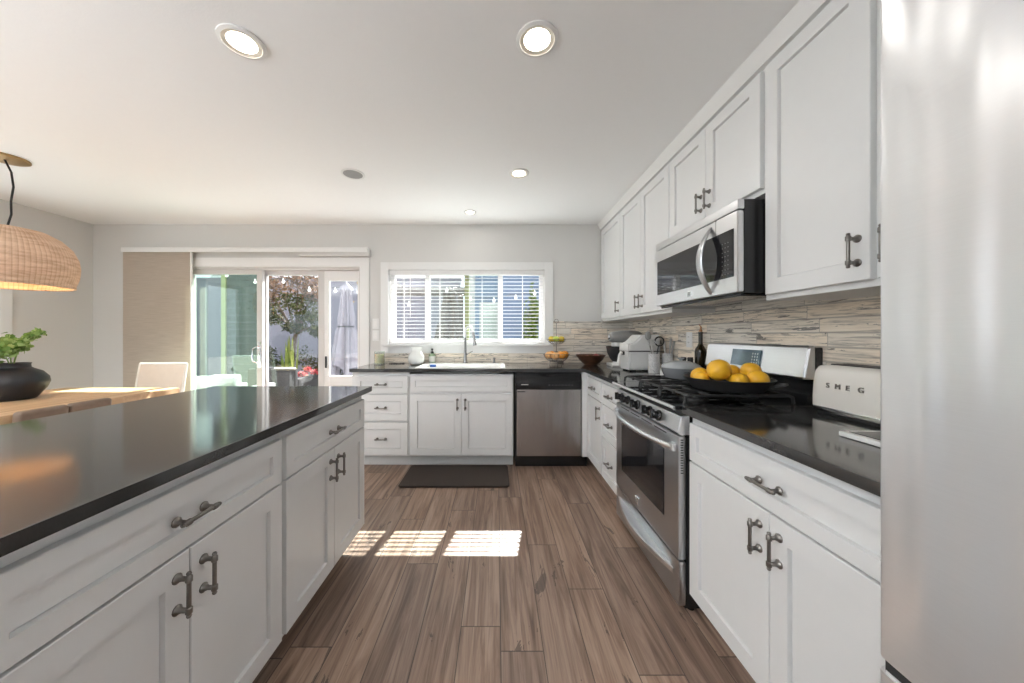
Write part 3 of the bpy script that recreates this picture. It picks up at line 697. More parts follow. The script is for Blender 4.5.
# ------------------------------------------------------------------ sink and things on the sink worktop
ZC = .914
sk = thing('kitchen_sink', 'white drop-in kitchen sink under the window', 'sink', (0, 0, 0))
b = nb(); x0, x1, ya, yb = -.755, .08, 3.065, 3.585; i0, i1, ja, jb = -.715, .04, 3.12, 3.48
def ring(x0, x1, y0, y1, z): return [b.verts.new(p) for p in ((x0, y0, z), (x1, y0, z), (x1, y1, z), (x0, y1, z))]
rs = [ring(x0, x1, ya, yb, ZC + .0005), ring(x0 + .004, x1 - .004, ya + .004, yb - .004, ZC + .010), ring(i0, i1, ja, jb, ZC + .009), ring(i0 + .01, i1 - .01, ja + .01, jb - .01, ZC - .01), ring(i0 + .02, i1 - .02, ja + .02, jb - .02, .72)]
for p, q in zip(rs, rs[1:]):
    for i in range(4): b.faces.new((p[i], p[(i + 1) % 4], q[(i + 1) % 4], q[i]))
b.faces.new(rs[-1])
obj('basin', b, 'ceramic', sk)
b = nb(); lathe(b, [(0, .722), (.04, .722), (.045, .725), (.03, .723)], T(-.33, 3.3, 0), 20, False); obj('drain', b, 'chrome', sk)
ZS = ZC + .0101
fc = thing('faucet', 'gooseneck pull-down faucet in dark steel behind the sink', 'faucet', (-.337, 3.535, ZS))
b = nb(); lathe(b, [(0, 0), (.026, 0), (.026, .006), (.022, .012), (.016, .09), (.013, .16), (.012, .27), (0, .272)], n=20); obj('body', b, 'faucet', fc)
b = nb(); pts = [(0, 0, .26)] + [(.045 * (1 - math.cos(a)), -.05 * (1 - math.cos(a)), .32 + .065 * math.sin(a)) for a in [PI * k / 12 for k in range(13)]]
pts = [(0, 0, .255), (0, 0, .30)] + pts[1:]
tube(b, pts, .011, 12); obj('spout', b, 'steelbright', fc)
b = nb(); e = Vector(pts[-1]); cyl(b, e + Vector((0, 0, .005)), e + Vector((.02, -.02, -.13)), .0115, .019, 16); obj('spray_head', b, 'faucet', fc)
b = nb(); tube(b, [(.012, 0, .09), (.035, -.01, .10), (.08, -.02, .125)], [.008, .006, .005], 8); obj('lever', b, 'faucet', fc)
b = nb(); lathe(b, [(0, 0), (.018, 0), (.018, .004), (.011, .008), (.010, .04), (.014, .045), (.014, .055), (0, .058)], n=16); tube(b, [(0, 0, .05), (0, -.03, .055), (0, -.045, .048)], .005, 8)
tag(obj('soap_dispenser', b, 'faucet', loc=(-.03, 3.55, ZS)), 'small steel soap dispenser pump on the sink deck', 'soap dispenser')
b = nb(); box(b, -.028, .028, -.018, .018, 0, .022, .008, 3); tag(obj('sponge', b, 'blue', loc=(-.595, 3.093, ZS)), 'small blue sponge on the front rim of the sink', 'sponge')
cn = thing('jar_candle', 'cream candle in a clear glass jar by the window casing', 'candle', (-1.235, 3.50, ZC))
b = nb(); lathe(b, [(0, .0005), (.052, .0005), (.054, .006), (.054, .135), (.050, .135), (.050, .012), (0, .012)], n=32); obj('jar', b, 'jarglass', cn)
b = nb(); lathe(b, [(0, .0125), (.049, .0125), (.049, .10), (.046, .105), (0, .104)], n=32); obj('wax', b, 'wax', cn)
b = nb(); cyl(b, (0, 0, .104), (.002, 0, .116), .0012, .001, 6); obj('wick', b, 'dark', cn)
b = nb(); lathe(b, [(0, 0), (.05, 0), (.07, .012), (.083, .045), (.082, .08), (.066, .115), (.052, .135), (.050, .150), (.058, .170), (.066, .182), (.061, .182), (.046, .150), (.046, .135), (0, .12)], n=40)
tag(obj('vase', b, 'ceramic', loc=(-.84, 3.47, ZC)), 'round white pottery vase with flared neck beside the sink', 'vase')
sb = thing('soap_bottle', 'small soap bottle with white label and dark pump behind the sink', 'bottle', (-.705, 3.622, ZC))
b = nb(); lathe(b, [(0, 0), (.034, 0), (.036, .004), (.036, .085), (.030, .096), (.013, .102), (.013, .108), (0, .108)], n=24); obj('body', b, 'greenbottle', sb)
b = nb(); lathe(b, [(.0365, .018), (.0365, .078)], n=24, cap=False); obj('label', b, 'label', sb)
b = nb(); lathe(b, [(0, .108), (.015, .108), (.015, .125), (.005, .128), (.005, .145), (.012, .148), (.012, .158), (0, .16)], n=16); tube(b, [(0, 0, .153), (0, -.03, .152)], .005, 8); obj('pump', b, 'rubber', sb)
b = nb()
for i in range(13):
    a = i / 12; ball(b, (-.075 + .15 * a, .012 * math.sin(a * 9), .006), .006, u=10, v=7)
tag(obj('bead_garland', b, 'bead', loc=(-1.07, 3.56, ZC)), 'string of dark wooden beads lying between candle and white vase', 'garland')

# fruit
def fruit(name, label, cat, mt_, c, r, sc=(1, 1, 1), rot=(0, 0, 0), stem=False, group=None):
    b = nb(); ball(b, (0, 0, 0), r, sc, 24, 16)
    for v in b.verts:
        v.co += v.co.normalized() * r * .05 * noise.noise(v.co * (2.2 / r) * .5 + Vector((c[0] * 9, c[1] * 7, 0)))
    o = obj(name, b, mt_, ang=60); o.location = c; o.rotation_euler = rot; tag(o, label, cat, group)
    b = nb(); zt = r * sc[2]; lathe(b, [(r * .10, zt * .97), (r * .07, zt * 1.03), (0, zt * 1.04)] if not stem else [(r * .04, zt * .9), (r * .04, zt * 1.35), (0, zt * 1.36)], n=8, cap=False); obj('stem', b, 'stem', o)
    return o
fb = thing('fruit_basket', 'two tier black wire fruit basket beside the window', 'fruit basket', (.615, 3.45, ZC))
def wire_bowl(z, r0, r1, h, nrib):
    b = nb()
    for zz, rr in ((z, r0), (z + h * .5, r0 + (r1 - r0) * .7), (z + h, r1)): tube(b, [(rr * math.cos(2 * PI * k / 28), rr * math.sin(2 * PI * k / 28), zz) for k in range(28)], .0026, 6, True)
    for k in range(nrib):
        a = 2 * PI * k / nrib; tube(b, [(.006 * math.cos(a), .006 * math.sin(a), z)] + [((r0 + (r1 - r0) * f ** .6) * math.cos(a), (r0 + (r1 - r0) * f ** .6) * math.sin(a), z + h * f) for f in (0, .25, .5, .75, 1)], .0016, 5)
    return b
obj('lower_bowl', wire_bowl(.035, .07, .135, .075, 20), 'pewter', fb); obj('upper_bowl', wire_bowl(.215, .045, .10, .05, 16), 'pewter', fb)
b = nb(); tube(b, [(0, 0, .03), (0, 0, .43)], .004, 8); tube(b, [(.02 * math.cos(2 * PI * k / 16), 0, .45 + .02 * math.sin(2 * PI * k / 16)) for k in range(16)], .003, 6, True); obj('stem', b, 'pewter', fb)
for k in range(3):
    a = 2 * PI * k / 3 + .5; obj('foot', tube(nb(), [(.068 * math.cos(a), .068 * math.sin(a), .035), (.075 * math.cos(a), .075 * math.sin(a), .0)], .004, 6), 'pewter', fb)
G = 'fruit in the lower wire basket'
for i, (dx, dy, dz, m_, lab) in enumerate(((-.082, -.035, .0, 'peach', 'pale peach at the window end of the lower wire basket'), (-.025, -.082, -.004, 'peach', 'peach at the front of the lower wire basket'), (.045, -.068, 0, 'orange', 'orange at the front of the lower wire basket beside the peach'), (.085, -.002, .004, 'orange', 'bright orange at the bowl end of the lower wire basket'), (.05, .065, 0, 'peach', 'peach at the rear of the lower wire basket beside the wall'), (-.035, .075, 0, 'orange', 'orange at the rear of the lower wire basket'))):
    fruit('peach' if m_ == 'peach' else 'orange', lab, 'fruit', m_, (.615 + dx, 3.45 + dy, ZC + .100 + dz), .041, (1, 1, .93), group=G)
G = 'lemons in the upper wire basket'
for dx, dy, m_, lab in ((-.058, -.022, 'lemon', 'yellow lemon at the window end of the upper wire basket'), (-.012, -.056, 'lime', 'greenish lemon at the front of the upper wire basket'), (.048, -.036, 'lemon', 'yellow lemon at the front of the upper wire basket near the wooden bowl'), (.052, .035, 'lemon', 'yellow lemon at the rear of the upper wire basket'), (-.03, .05, 'lime', 'greenish lemon at the rear of the upper wire basket')):
    fruit('lemon', lab, 'fruit', m_, (.615 + dx, 3.45 + dy, ZC + .265), .0325, (1, .9, .9), (0, 0, dx * 30), group=G)
b = nb(); lathe(b, [(0, 0), (.06, 0), (.068, .006), (.115, .05), (.148, .098), (.152, .104), (.146, .104), (.110, .056), (.06, .016), (0, .012)], n=40)
tag(obj('wooden_bowl', b, 'bowlwood', loc=(.965, 3.43, ZC)), 'dark wooden bowl of red apples in the corner', 'bowl')
for dx, dy, dz, lab in ((.05, -.045, .072, 'red apple nearest the room in the wooden bowl'), (.07, .04, .078, 'red apple beside the mixer side of the wooden bowl'), (-.03, .045, .066, 'red apple at the wall side of the wooden bowl'), (-.025, -.04, .064, 'red apple on the fruit basket side of the wooden bowl')):
    fruit('apple', lab, 'fruit', 'apple', (.965 + dx, 3.43 + dy, ZC + dz), .036, (1, 1, .9), stem=True, group='apples in the wooden bowl')

# stand mixer (head pointing to -X)
mx = thing('stand_mixer', 'grey stand mixer with a black bowl tucked in the corner', 'mixer', (1.298, 3.29, ZC))
b = nb(); box(b, -.19, .11, -.09, .09, 0, .03, .012, 3); lathe(b, [(0, .03), (.06, .03), (.05, .045), (0, .045)], T(-.10, 0, 0), 24); obj('base', b, 'softwhite', mx)
b = nb(); prism(b, [(.03, .03), (.105, .03), (.10, .25), (.02, .25)], -.055, .055, 'y', .015); obj('column', b, 'matgrey', mx)
b = nb(); ring_ = [(-.185, .045), (-.16, .062), (-.08, .074), (.02, .076), (.09, .070), (.125, .05), (.135, .02)]
lathe(b, [(0, -.192)] + [(r, x) for x, r in ring_] + [(0, .137)], Matrix.Translation((0, 0, .285)) @ Matrix.Rotation(PI / 2, 4, 'Y') @ Matrix.Diagonal((.88, 1, 1, 1)), 28); hd = obj('head', b, 'matgrey', mx)
b = nb(); cyl(b, (-.192, 0, .285), (-.205, 0, .285), .026, .022, 20); obj('hub_cap', b, 'chrome', hd)
b = nb(); lathe(b, [(.05, .195), (.056, .20), (.056, .225), (.05, .235)], T(-.11, 0, 0), 24); obj('collar', b, 'trimwhite', hd)
b = nb(); lathe(b, [(0, .046), (.045, .046), (.07, .075), (.095, .13), (.105, .19), (.108, .19), (.099, .13), (.10, .192), (0, .192)][:5] + [(.107, .195), (.100, .192), (.088, .13), (.05, .07), (0, .06)], T(-.11, 0, 0), 32); obj('bowl', b, 'rubber', mx)

# air fryer
af = thing('air_fryer', 'silver white air fryer with a front handle beside the marble crock', 'air fryer', (1.238, 2.895, ZC))
arc = [(-.13 + .10 * (k / 8), .235 + .075 * (k / 8) ** 2.0) for k in range(9)]
b = nb(); prism(b, [(-.137, .172), (.13, .172), (.132, .29), (.120, .31), (-.022, .31)] + arc[::-1][1:] + [(-.137, .228)], -.11, .11, 'y', .012); obj('housing', b, 'fryer', af, 50)
b = nb(); prism(b, [(-.128, .012), (-.132, .03), (-.136, .168), (.13, .168), (.126, .03), (.122, .012)], -.11, .11, 'y', .014); dwf = obj('drawer', b, 'fryer', af, 50)
obj('seam', box(nb(), -.13, .125, -.104, .104, .166, .174), 'dark', af)
for x in (-.09, .08):
    for y in (-.075, .075): obj('foot', box(nb(), x - .02, x + .02, y - .02, y + .02, 0, .014, .003), 'rubber', af)
b = nb(); tube(b, [(-.13, 0, .15), (-.165, 0, .15), (-.172, 0, .135), (-.185, 0, .05), (-.195, 0, .042), (-.24, 0, .040)], .011, 10, flat=1.6, up=(0, 1, 0)); obj('handle', b, 'softwhite', dwf)
obj('release_button', box(nb(), -.150, -.13, -.02, .02, .135, .166, .004), 'rubber', dwf)

# crocks and utensils
def crock(x, y, h, r, label):
    b = nb(); lathe(b, [(0, 0), (r * .95, 0), (r, .004), (r, h), (r - .007, h), (r - .007, .012), (0, .012)], n=32)
    tag(obj('utensil_crock', b, 'marble', loc=(x, y, ZC)), label, 'crock', 'marble utensil crocks')
c1 = (1.275, 2.70); c2 = (1.393, 2.722)
crock(*c1, .155, .043, 'marble utensil crock next to the air fryer, holding skimmers'); crock(*c2, .155, .042, 'marble utensil crock against the backsplash, holding knives')
def utensil(name, label, base, top, mat_h, head):
    t = thing(name, label, 'utensil', base); v = Vector(top) - Vector(base); t.location = base
    b = nb(); tube(b, [(0, 0, 0), v], .0045, 8); obj('handle', b, mat_h, t)
    b = nb(); head(b, v); obj('head', b, mat_h, t)
def spoon(b, v): ball(b, v + v.normalized() * .03, .026, (1, .35, 1.45))
def loopw(b, v):
    c = v + v.normalized() * .03
    for r, f in ((.034, 1), (.023, 1), (.012, 1)): tube(b, [c + Vector((r * math.cos(2 * PI * k / 20), .004 * math.sin(k), r * .75 * math.sin(2 * PI * k / 20))) for k in range(20)], .0026, 6, True)
    for q in range(3): tube(b, [c + Vector((-.033, 0, -.01 + .01 * q)), c + Vector((.033, 0, -.01 + .01 * q))], .0018, 5)
def skim(b, v):
    c = v + v.normalized() * .035; tube(b, [c + Vector((.036 * math.cos(2 * PI * k / 24), 0, .036 * math.sin(2 * PI * k / 24))) for k in range(24)], .0055, 8, True, up=(0, 1, 0))
    for q in range(-3, 4): h = math.sqrt(max(.0, .036 ** 2 - (q * .01) ** 2)); tube(b, [c + Vector((-h, 0, q * .01)), c + Vector((h, 0, q * .01))], .0016, 5)
def blade(b, v):
    n_ = v.normalized(); tube(b, [v, v + n_ * .02, v + n_ * .075, v + n_ * .08], [.006, .010, .011, .006], 8, flat=.5, up=(0, 1, 0))
z0 = ZC + .016
utensil('slotted_spoon', 'dark slotted spoon leaning highest out of the crock by the air fryer', (c1[0] + .01, c1[1] + .01, z0), (c1[0] - .035, c1[1] + .02, z0 + .255), 'matgrey', spoon)
utensil('wire_masher', 'wire masher tilted toward the air fryer from the marble crock', (c1[0] + .012, c1[1] - .018, z0), (c1[0] - .032, c1[1] - .028, z0 + .20), 'steelbright', loopw)
utensil('skimmer', 'round black rimmed skimmer standing in the marble crock', (c1[0] - .01, c1[1] - .01, z0), (c1[0] + .025, c1[1] - .02, z0 + .205), 'iron', skim)
for dx, dy, h, lab in ((-.03, .012, .22, 'steel knife handle nearest the skimmer in the rear marble crock'), (.0, -.012, .245, 'steel knife handle standing tallest in the rear marble crock'), (.024, .0, .225, 'steel knife handle leaning to the oil bottle in the rear marble crock')):
    utensil('knife', lab, (c2[0] + dx * .3, c2[1] + dy * .3, z0), (c2[0] + dx + .010, c2[1] + dy - .01, z0 + h - .06), 'steel', blade)
b = nb(); lathe(b, [(0, 0), (.045, 0), (.052, .006), (.05, .007), (.03, .005), (.018, .006), (.02, .04), (.022, .052), (.019, .052), (.016, .01), (0, .009)], n=28)
tag(obj('salt_dish', b, 'ceramic', loc=(1.245, 2.50, ZC)), 'small white cup and saucer between marble crock and grey pot', 'dish')
ob = thing('oil_bottle', 'dark glass oil bottle with a copper pour spout by the range', 'bottle', (1.400, 2.29, ZC))
b = nb(); lathe(b, [(0, 0), (.033, 0), (.036, .005), (.036, .19), (.033, .21), (.018, .235), (.0135, .25), (.0135, .315), (.016, .318), (.016, .328), (0, .329)], n=28); obj('glass', b, 'bottleglass', ob)
b = nb(); lathe(b, [(0, .329), (.011, .329), (.012, .338), (.006, .345), (0, .346)], n=14); tube(b, [(0, 0, .34), (0, -.002, .365), (-.012, -.004, .378)], [.005, .004, .003], 8); tube(b, [(0, .004, .34), (.01, .004, .36)], .003, 6); obj('spout', b, 'copper', ob)
for x, y, lab in ((1.30, 2.32, 'glass spice shaker with black lid, the one farther from the oil bottle'), (1.335, 2.30, 'glass spice shaker with black lid right beside the oil bottle')):
    t = thing('spice_shaker', lab, 'shaker', (x, y, ZC), 0, 'spice shakers beside the oil bottle')
    b = nb(); lathe(b, [(0, 0), (.018, 0), (.019, .004), (.019, .10), (.016, .108), (.016, .115), (0, .115)], n=20); obj('jar', b, 'greylid', t)
    b = nb(); lathe(b, [(0, .115), (.018, .115), (.018, .15), (.016, .153), (0, .153)], n=20); obj('lid', b, 'rubber', t)

# pot and pan on the range
ZG = .9605
pt = thing('cooking_pot', 'grey enamel pot with a pale lid on the rear burner', 'pot', (1.105, 2.00, ZG))
b = nb(); lathe(b, [(0, 0), (.075, 0), (.088, .006), (.104, .04), (.106, .065), (.102, .065), (.08, .012), (0, .008)], n=40); obj('body', b, 'greyenamel', pt)
b = nb(); lathe(b, [(.108, .065), (.108, .069), (.098, .082), (.07, .097), (.03, .105), (0, .106)], n=40, cap=False); ld = obj('lid', b, 'greylid', pt)
b = nb(); lathe(b, [(0, .105), (.010, .105), (.008, .112), (.018, .118), (.018, .124), (0, .126)], n=20); obj('knob', b, 'greylid', ld)
b = nb()
for s in (-1, 1): tube(b, [(s * .03, s * .098, .052), (s * .03, s * .125, .055), (-s * .03, s * .125, .055), (-s * .03, s * .098, .052)], .006, 8)
obj('handle', b, 'greyenamel', pt)
PX, PY = 1.105, 1.60
pan = thing('frying_pan', 'wide black pan of golden citrus on the front burners', 'pan', (PX, PY, ZG))
b = nb(); lathe(b, [(0, 0), (.13, 0), (.145, .004), (.180, .050), (.186, .057), (.180, .058), (.142, .012), (0, .009)], n=48); obj('body', b, 'iron', pan)
b = nb(); tube(b, [(.10, -.155, .038), (.118, -.185, .046), (.148, -.162, .046), (.138, -.12, .040)], .006, 8); tube(b, [(-.02, .178, .04), (-.02, .205, .046), (.03, .205, .046), (.03, .176, .04)], .006, 8); obj('handle', b, 'iron', pan)
G = 'golden citrus heaped in the black pan'
def at(px, py, Y): return ((px - 497) * Y / 333, Y, CAMH - (py - 335) * Y / 333)
CIT = [(Vector(at(px, py, Y)), r, lab, px) for px, py, Y, r, lab in ((700, 376, 1.69, .042, 'golden citrus closest to the grey pot in the black pan'), (719.5, 374.5, 1.56, .050, 'biggest golden citrus sitting high in the front of the black pan'), (733, 373, 1.66, .042, 'golden citrus half hidden behind the biggest one in the pan'), (749, 371.5, 1.60, .043, 'golden citrus highest on the heap, below the range display'), (754, 380.5, 1.51, .044, 'golden citrus nearest the toaster in the black pan'), (738, 382.5, 1.52, .038, 'low golden citrus at the pan front between two larger ones'), (705, 382, 1.60, .036, 'low golden citrus peeking over the rim below its neighbour by the pot'))]
for _ in range(120):
    for i, (p, r, l1, x1) in enumerate(CIT):
        for q, r2, l2, x2 in CIT[i + 1:]:
            d = q - p; gap = (r + r2) * 1.02 - d.length
            if gap > 0: d = d.normalized() * gap * .5; p -= d; q += d
        dx = Vector((p.x - PX, p.y - PY)); lim = .148 - r * .8 + max(0, min(.05, p.z - ZG - .05))
        if dx.length > lim: dx = dx.normalized() * lim; p.x = PX + dx.x; p.y = PY + dx.y
        p.z = max(p.z, ZG + .012 + r)
for p, r, lab, px in CIT:
    fruit('citrus', lab, 'fruit', 'citrus', p, r, (1.03, 1, .97), (.4, .5, px), group=G)

# toaster
ts = thing('toaster', 'pearl white rounded toaster with raised chrome letters', 'toaster', (1.352, 1.216, ZC))
b = nb(); prof = [(-.086, .028), (-.088, .07), (-.086, .135), (-.080, .170), (-.066, .188), (0, .193), (.066, .188), (.080, .170), (.086, .135), (.088, .07), (.086, .028)]
n = 18; L = .123; rings = []
for i in range(n + 1):
    u = -1 + 2 * i / n; e = (1 - abs(u) ** 9) ; sc = .93 + .07 * e ** .5; y = L * u * 1.0
    rings.append([b.verts.new((x * sc, y * (1.02 - .05 * (z - .03) / .16), .028 + (z - .028) * (.965 + .035 * e ** .5))) for x, z in prof])
for p, q in zip(rings, rings[1:]):
    for k in range(len(prof) - 1): b.faces.new((p[k], p[k + 1], q[k + 1], q[k]))
    b.faces.new((p[-1], p[0], q[0], q[-1]))
b.faces.new(rings[0]); b.faces.new(rings[-1][::-1])
obj('shell', b, 'toaster', ts, 50)
obj('base_band', box(nb(), -.088, .088, -.118, .118, .012, .030, .004), 'chrome', ts)
obj('foot', box(nb(), -.078, .078, -.11, .11, 0, .013, .003), 'rubber', ts)
b = nb()
for x in (-.025, .025): box(b, x - .014, x + .014, -.095, .095, .188, .1935, .002)
obj('bread_slot', b, 'dark', ts)
b = nb(); cyl(b, (0, -.126, .08), (0, -.138, .08), .017, .016, 20); obj('dial', b, 'chrome', ts)
b = nb(); box(b, -.008, .008, -.145, -.124, .12, .145, .004); obj('lever', b, 'chrome', ts)
def text_mesh(body, size, ext):
    cu = bpy.data.curves.new('t', 'FONT'); cu.body = body; cu.size = size; cu.extrude = ext; cu.align_x = 'CENTER'; cu.align_y = 'CENTER'
    to = bpy.data.objects.new('t', cu); C.objects.link(to); dg = bpy.context.evaluated_depsgraph_get(); dg.update()
    me = bpy.data.meshes.new_from_object(to.evaluated_get(dg)); bpy.data.objects.remove(to); bpy.data.curves.remove(cu); return me
b = nb()
for ch, y in (('S', .040), ('M', .003), ('E', -.032), ('G', -.076)):
    me = text_mesh(ch, .027, .0025)
    k = bmesh.new(); k.from_mesh(me); bmesh.ops.transform(k, matrix=Matrix.Translation((-.0885, y + .016, .114)) @ Matrix.Rotation(R(4), 4, 'Y') @ Matrix.Rotation(-PI / 2, 4, 'Z') @ Matrix.Rotation(PI / 2, 4, 'X'), verts=k.verts[:])
    tm = bpy.data.meshes.new('x'); k.to_mesh(tm); k.free(); b.from_mesh(tm)
obj('lettering', b, 'pewter', ts)['label'] = 'chrome letters'
sc_ = thing('kitchen_scale', 'slim white kitchen scale with black glass top beside the refrigerator', 'scale', (1.13, .905, ZC))
obj('body', box(nb(), -.09, .09, -.11, .11, .001, .016, .004), 'softwhite', sc_); obj('glass_top', box(nb(), -.074, .074, -.094, .094, .016, .018, .001), 'blackgloss', sc_)
kb = thing('dark_bottle', 'tall dark bottle with amber collar between toaster and refrigerator', 'bottle', (1.265, 1.035, ZC))
b = nb(); lathe(b, [(0, 0), (.033, 0), (.035, .004), (.035, .29), (.031, .31), (.02, .325), (.02, .335), (0, .336)], n=28); obj('body', b, 'black', kb)
b = nb(); lathe(b, [(.0356, .165), (.0356, .215)], n=28, cap=False); obj('collar', b, 'brass', kb)

# mat
b = nb(); pts = []
x0, x1, ya, yb, r = -.795, .10, 2.655, 3.095, .03
for cx, cy, a0 in ((x1 - r, yb - r, 0), (x0 + r, yb - r, 90), (x0 + r, ya + r, 180), (x1 - r, ya + r, 270)):
    for k in range(6): a = R(a0 + k * 18); pts.append((cx + r * math.cos(a), cy + r * math.sin(a)))
prism(b, pts, .0005, .016, 'z', .007); tag(obj('floor_mat', b, 'mat'), 'dark brown cushioned mat on the floor before the sink', 'mat')

# ------------------------------------------------------------------ dining corner
tb = thing('dining_table', 'pale oak dining table with a live edge top', 'table', (-3.2, 1.9, 0))
b = nb(); P = []
for i in range(31): P.append((.49 + .014 * math.sin(i * .9) + .010 * math.sin(i * 2.3), -.95 + 1.88 * i / 30))
for i in range(31): P.append((-.47 + .012 * math.sin(i * .7 + 2), .93 - 1.88 * i / 30))
prism(b, P, .715, .775, 'z', .006); obj('tabletop', b, 'tablewood', tb)
for y in (-.65, .65):
    b = nb(); prism(b, [(-.36, 0), (-.28, 0), (-.12, .715), (-.20, .715)], y - .03, y + .03, 'y'); prism(b, [(.36, 0), (.28, 0), (.12, .715), (.20, .715)], y - .03, y + .03, 'y'); box(b, -.22, .22, y - .03, y + .03, .665, .714); obj('leg', b, 'iron', tb)
def dchair(name, label, loc, rz, seatm, framem, wb, hb, split):
    t = thing(name, label, 'chair', loc, rz)
    b = nb(); box(b, -.22, .22, -.22, .22, .42, .47, .02, 3); obj('seat', b, seatm, t)
    b = nb(); N = 12
    if split:      # padded low back, two stitched halves
        for x0, x1 in ((-wb / 2, -.004), (.004, wb / 2)): box(b, x0, x1, .20, .25, .50, hb, .022, 4)
        bmesh.ops.transform(b, matrix=Matrix.Translation((0, .22, .5)) @ Matrix.Rotation(R(-6), 4, 'X') @ Matrix.Translation((0, -.22, -.5)), verts=b.verts[:])
    else:
        prism(b, [(.20, .47), (.212, .47), (.292, hb - .006), (.280, hb - .006)], -wb / 2 + .008, wb / 2 - .008, 'x', .003)
    obj('backrest', b, seatm, t)
    for sx in (-1, 1):
        b = nb(); tube(b, [(sx * .2, -.2, 0), (sx * .2, -.19, .42)], .013, 8); obj('leg', b, framem, t)
        b = nb(); tube(b, [(sx * .2, .24, 0), (sx * .2, .20, .42)] + ([(sx * (wb / 2), .208, .47), (sx * wb / 2, .287, hb)] if not split else []), .011, 8); obj('leg', b, framem, t)
    if not split:
        b = nb(); tube(b, [(-wb / 2, .287, hb), (wb / 2, .287, hb)], .010, 8); obj('top_rail', b, 'trimwhite', t)
    return t
dchair('dining_chair', 'white sling back chair at the end of the oak table by the door', (-3.16, 2.87, 0), 0, 'sling', 'trimwhite', .44, .95, False)
dchair('leather_chair', 'brown leather chair tucked against the near side of the oak table', (-2.86, 2.02, 0), -PI / 2, 'leather', 'iron', .44, .805, True)
vs = thing('pottery_vase', 'squat black pottery vase holding leafy sprigs on the table', 'vase', (-3.35, 2.30, .7755))
b = nb(); lathe(b, [(0, 0), (.095, 0), (.105, .006), (.118, .025), (.150, .075), (.163, .115), (.158, .150), (.130, .190), (.090, .213), (.080, .222), (.078, .240), (.082, .252), (.072, .252), (.068, .225), (0, .19)], n=56); obj('pot', b, 'vase', vs)
def leafcloud(b, centers, nleaf, size, flat=.5):
    for _ in range(nleaf):
        c, r = random.choice(centers); c = Vector(c)
        while True:
            v = Vector((random.uniform(-1, 1), random.uniform(-1, 1), random.uniform(-1, 1)))
            if v.length < 1: break
        v = v * (.55 + .45 * random.random()); p = c + Vector((v.x * r[0], v.y * r[1], v.z * r[2]))
        q = Vector((random.gauss(0, 1), random.gauss(0, 1), random.gauss(.6, 1))).normalized(); u = q.orthogonal().normalized(); u = Matrix.Rotation(random.uniform(0, 6.28), 3, q) @ u; w_ = q.cross(u)
        s = size * random.uniform(.6, 1.25); vs_ = [b.verts.new(p + u * (s * a) + w_ * (s * k * flat) + q * (s * h)) for a, k, h in ((-1, 0, 0), (-.4, .8, .12), (.35, .8, .12), (1, 0, -.1), (.35, -.8, .12), (-.4, -.8, .12))]
        b.faces.new(vs_)
    return b
sprig = thing('leafy_sprigs', 'fresh green sprigs in the black pottery vase', 'plant', (-3.35, 2.30, 1.00))
b = nb(); leafcloud(b, [((-.05, 0, .15), (.13, .10, .09)), ((.05, -.04, .14), (.10, .10, .07)), ((-.12, -.02, .13), (.12, .1, .10)), ((-.03, -.10, .06), (.10, .05, .07)), ((-.13, -.06, .06), (.10, .08, .08))], 820, .019, .9)
for k in range(5): leafcloud(b, [((.08 + .036 * k, -.03, .16 + .020 * k), (.035, .035, .028))], 30, .017, .8)
obj('leaves', b, 'leafgreen', sprig)
b = nb()
for p in ((.22, -.03, .235), (.05, -.04, .16), (-.06, 0, .18), (-.14, -.02, .15), (.02, .05, .15), (.01, -.09, .10)): tube(b, [(0, 0, -.02), (p[0] * .3, p[1] * .3, p[2] * .6), p], .003, 6)
obj('stem', b, 'leafgreen', sprig)
pl = thing('pendant_lamp', 'woven rattan dome pendant hanging above the oak table', 'lamp', (-3.37, 2.29, 0))
b = nb(); lathe(b, [(0, 2.439), (.10, 2.439), (.10, 2.428), (.085, 2.420), (0, 2.420)], n=40); obj('canopy', b, 'brass', pl)
b = nb(); tube(b, [(0, -.01, 2.42), (.03, 0, 2.34), (.045, 0, 2.24), (.028, 0, 2.14), (.03, 0, 2.05), (.0, 0, 1.96), (0, 0, 1.86)], .0055, 8); obj('cord', b, 'cord', pl)
outp = [(.03, 1.965), (.09, 1.962), (.17, 1.945), (.235, 1.905), (.285, 1.845), (.312, 1.775), (.320, 1.71), (.314, 1.64), (.299, 1.585), (.292, 1.565)]
b = nb(); lathe(b, outp + [(r - .008, z) for r, z in outp[::-1]], n=88, cap=False); obj('shade', b, 'rattan', pl, 80).location = (0, 0, 0)
b = nb(); tube(b, [(.292 * math.cos(2 * PI * k / 60), .292 * math.sin(2 * PI * k / 60), 1.566) for k in range(60)], .008, 8, True); obj('rim', b, 'rattan', pl)
b = nb(); lathe(b, [(0, 1.875), (.02, 1.87), (.02, 1.83), (0, 1.83)], n=16); ball(b, (0, 0, 1.795), .033, (1, 1, 1.1)); obj('bulb', b, 'lampdisc', pl)
l = bpy.data.lights.new('pendant_bulb', 'POINT'); l.energy = 5.5; l.color = (1, .66, .34); l.shadow_soft_size = .04
lo = bpy.data.objects.new('pendant_bulb', l); C.objects.link(lo); lo.parent = pl; lo.location = (0, 0, 1.74)

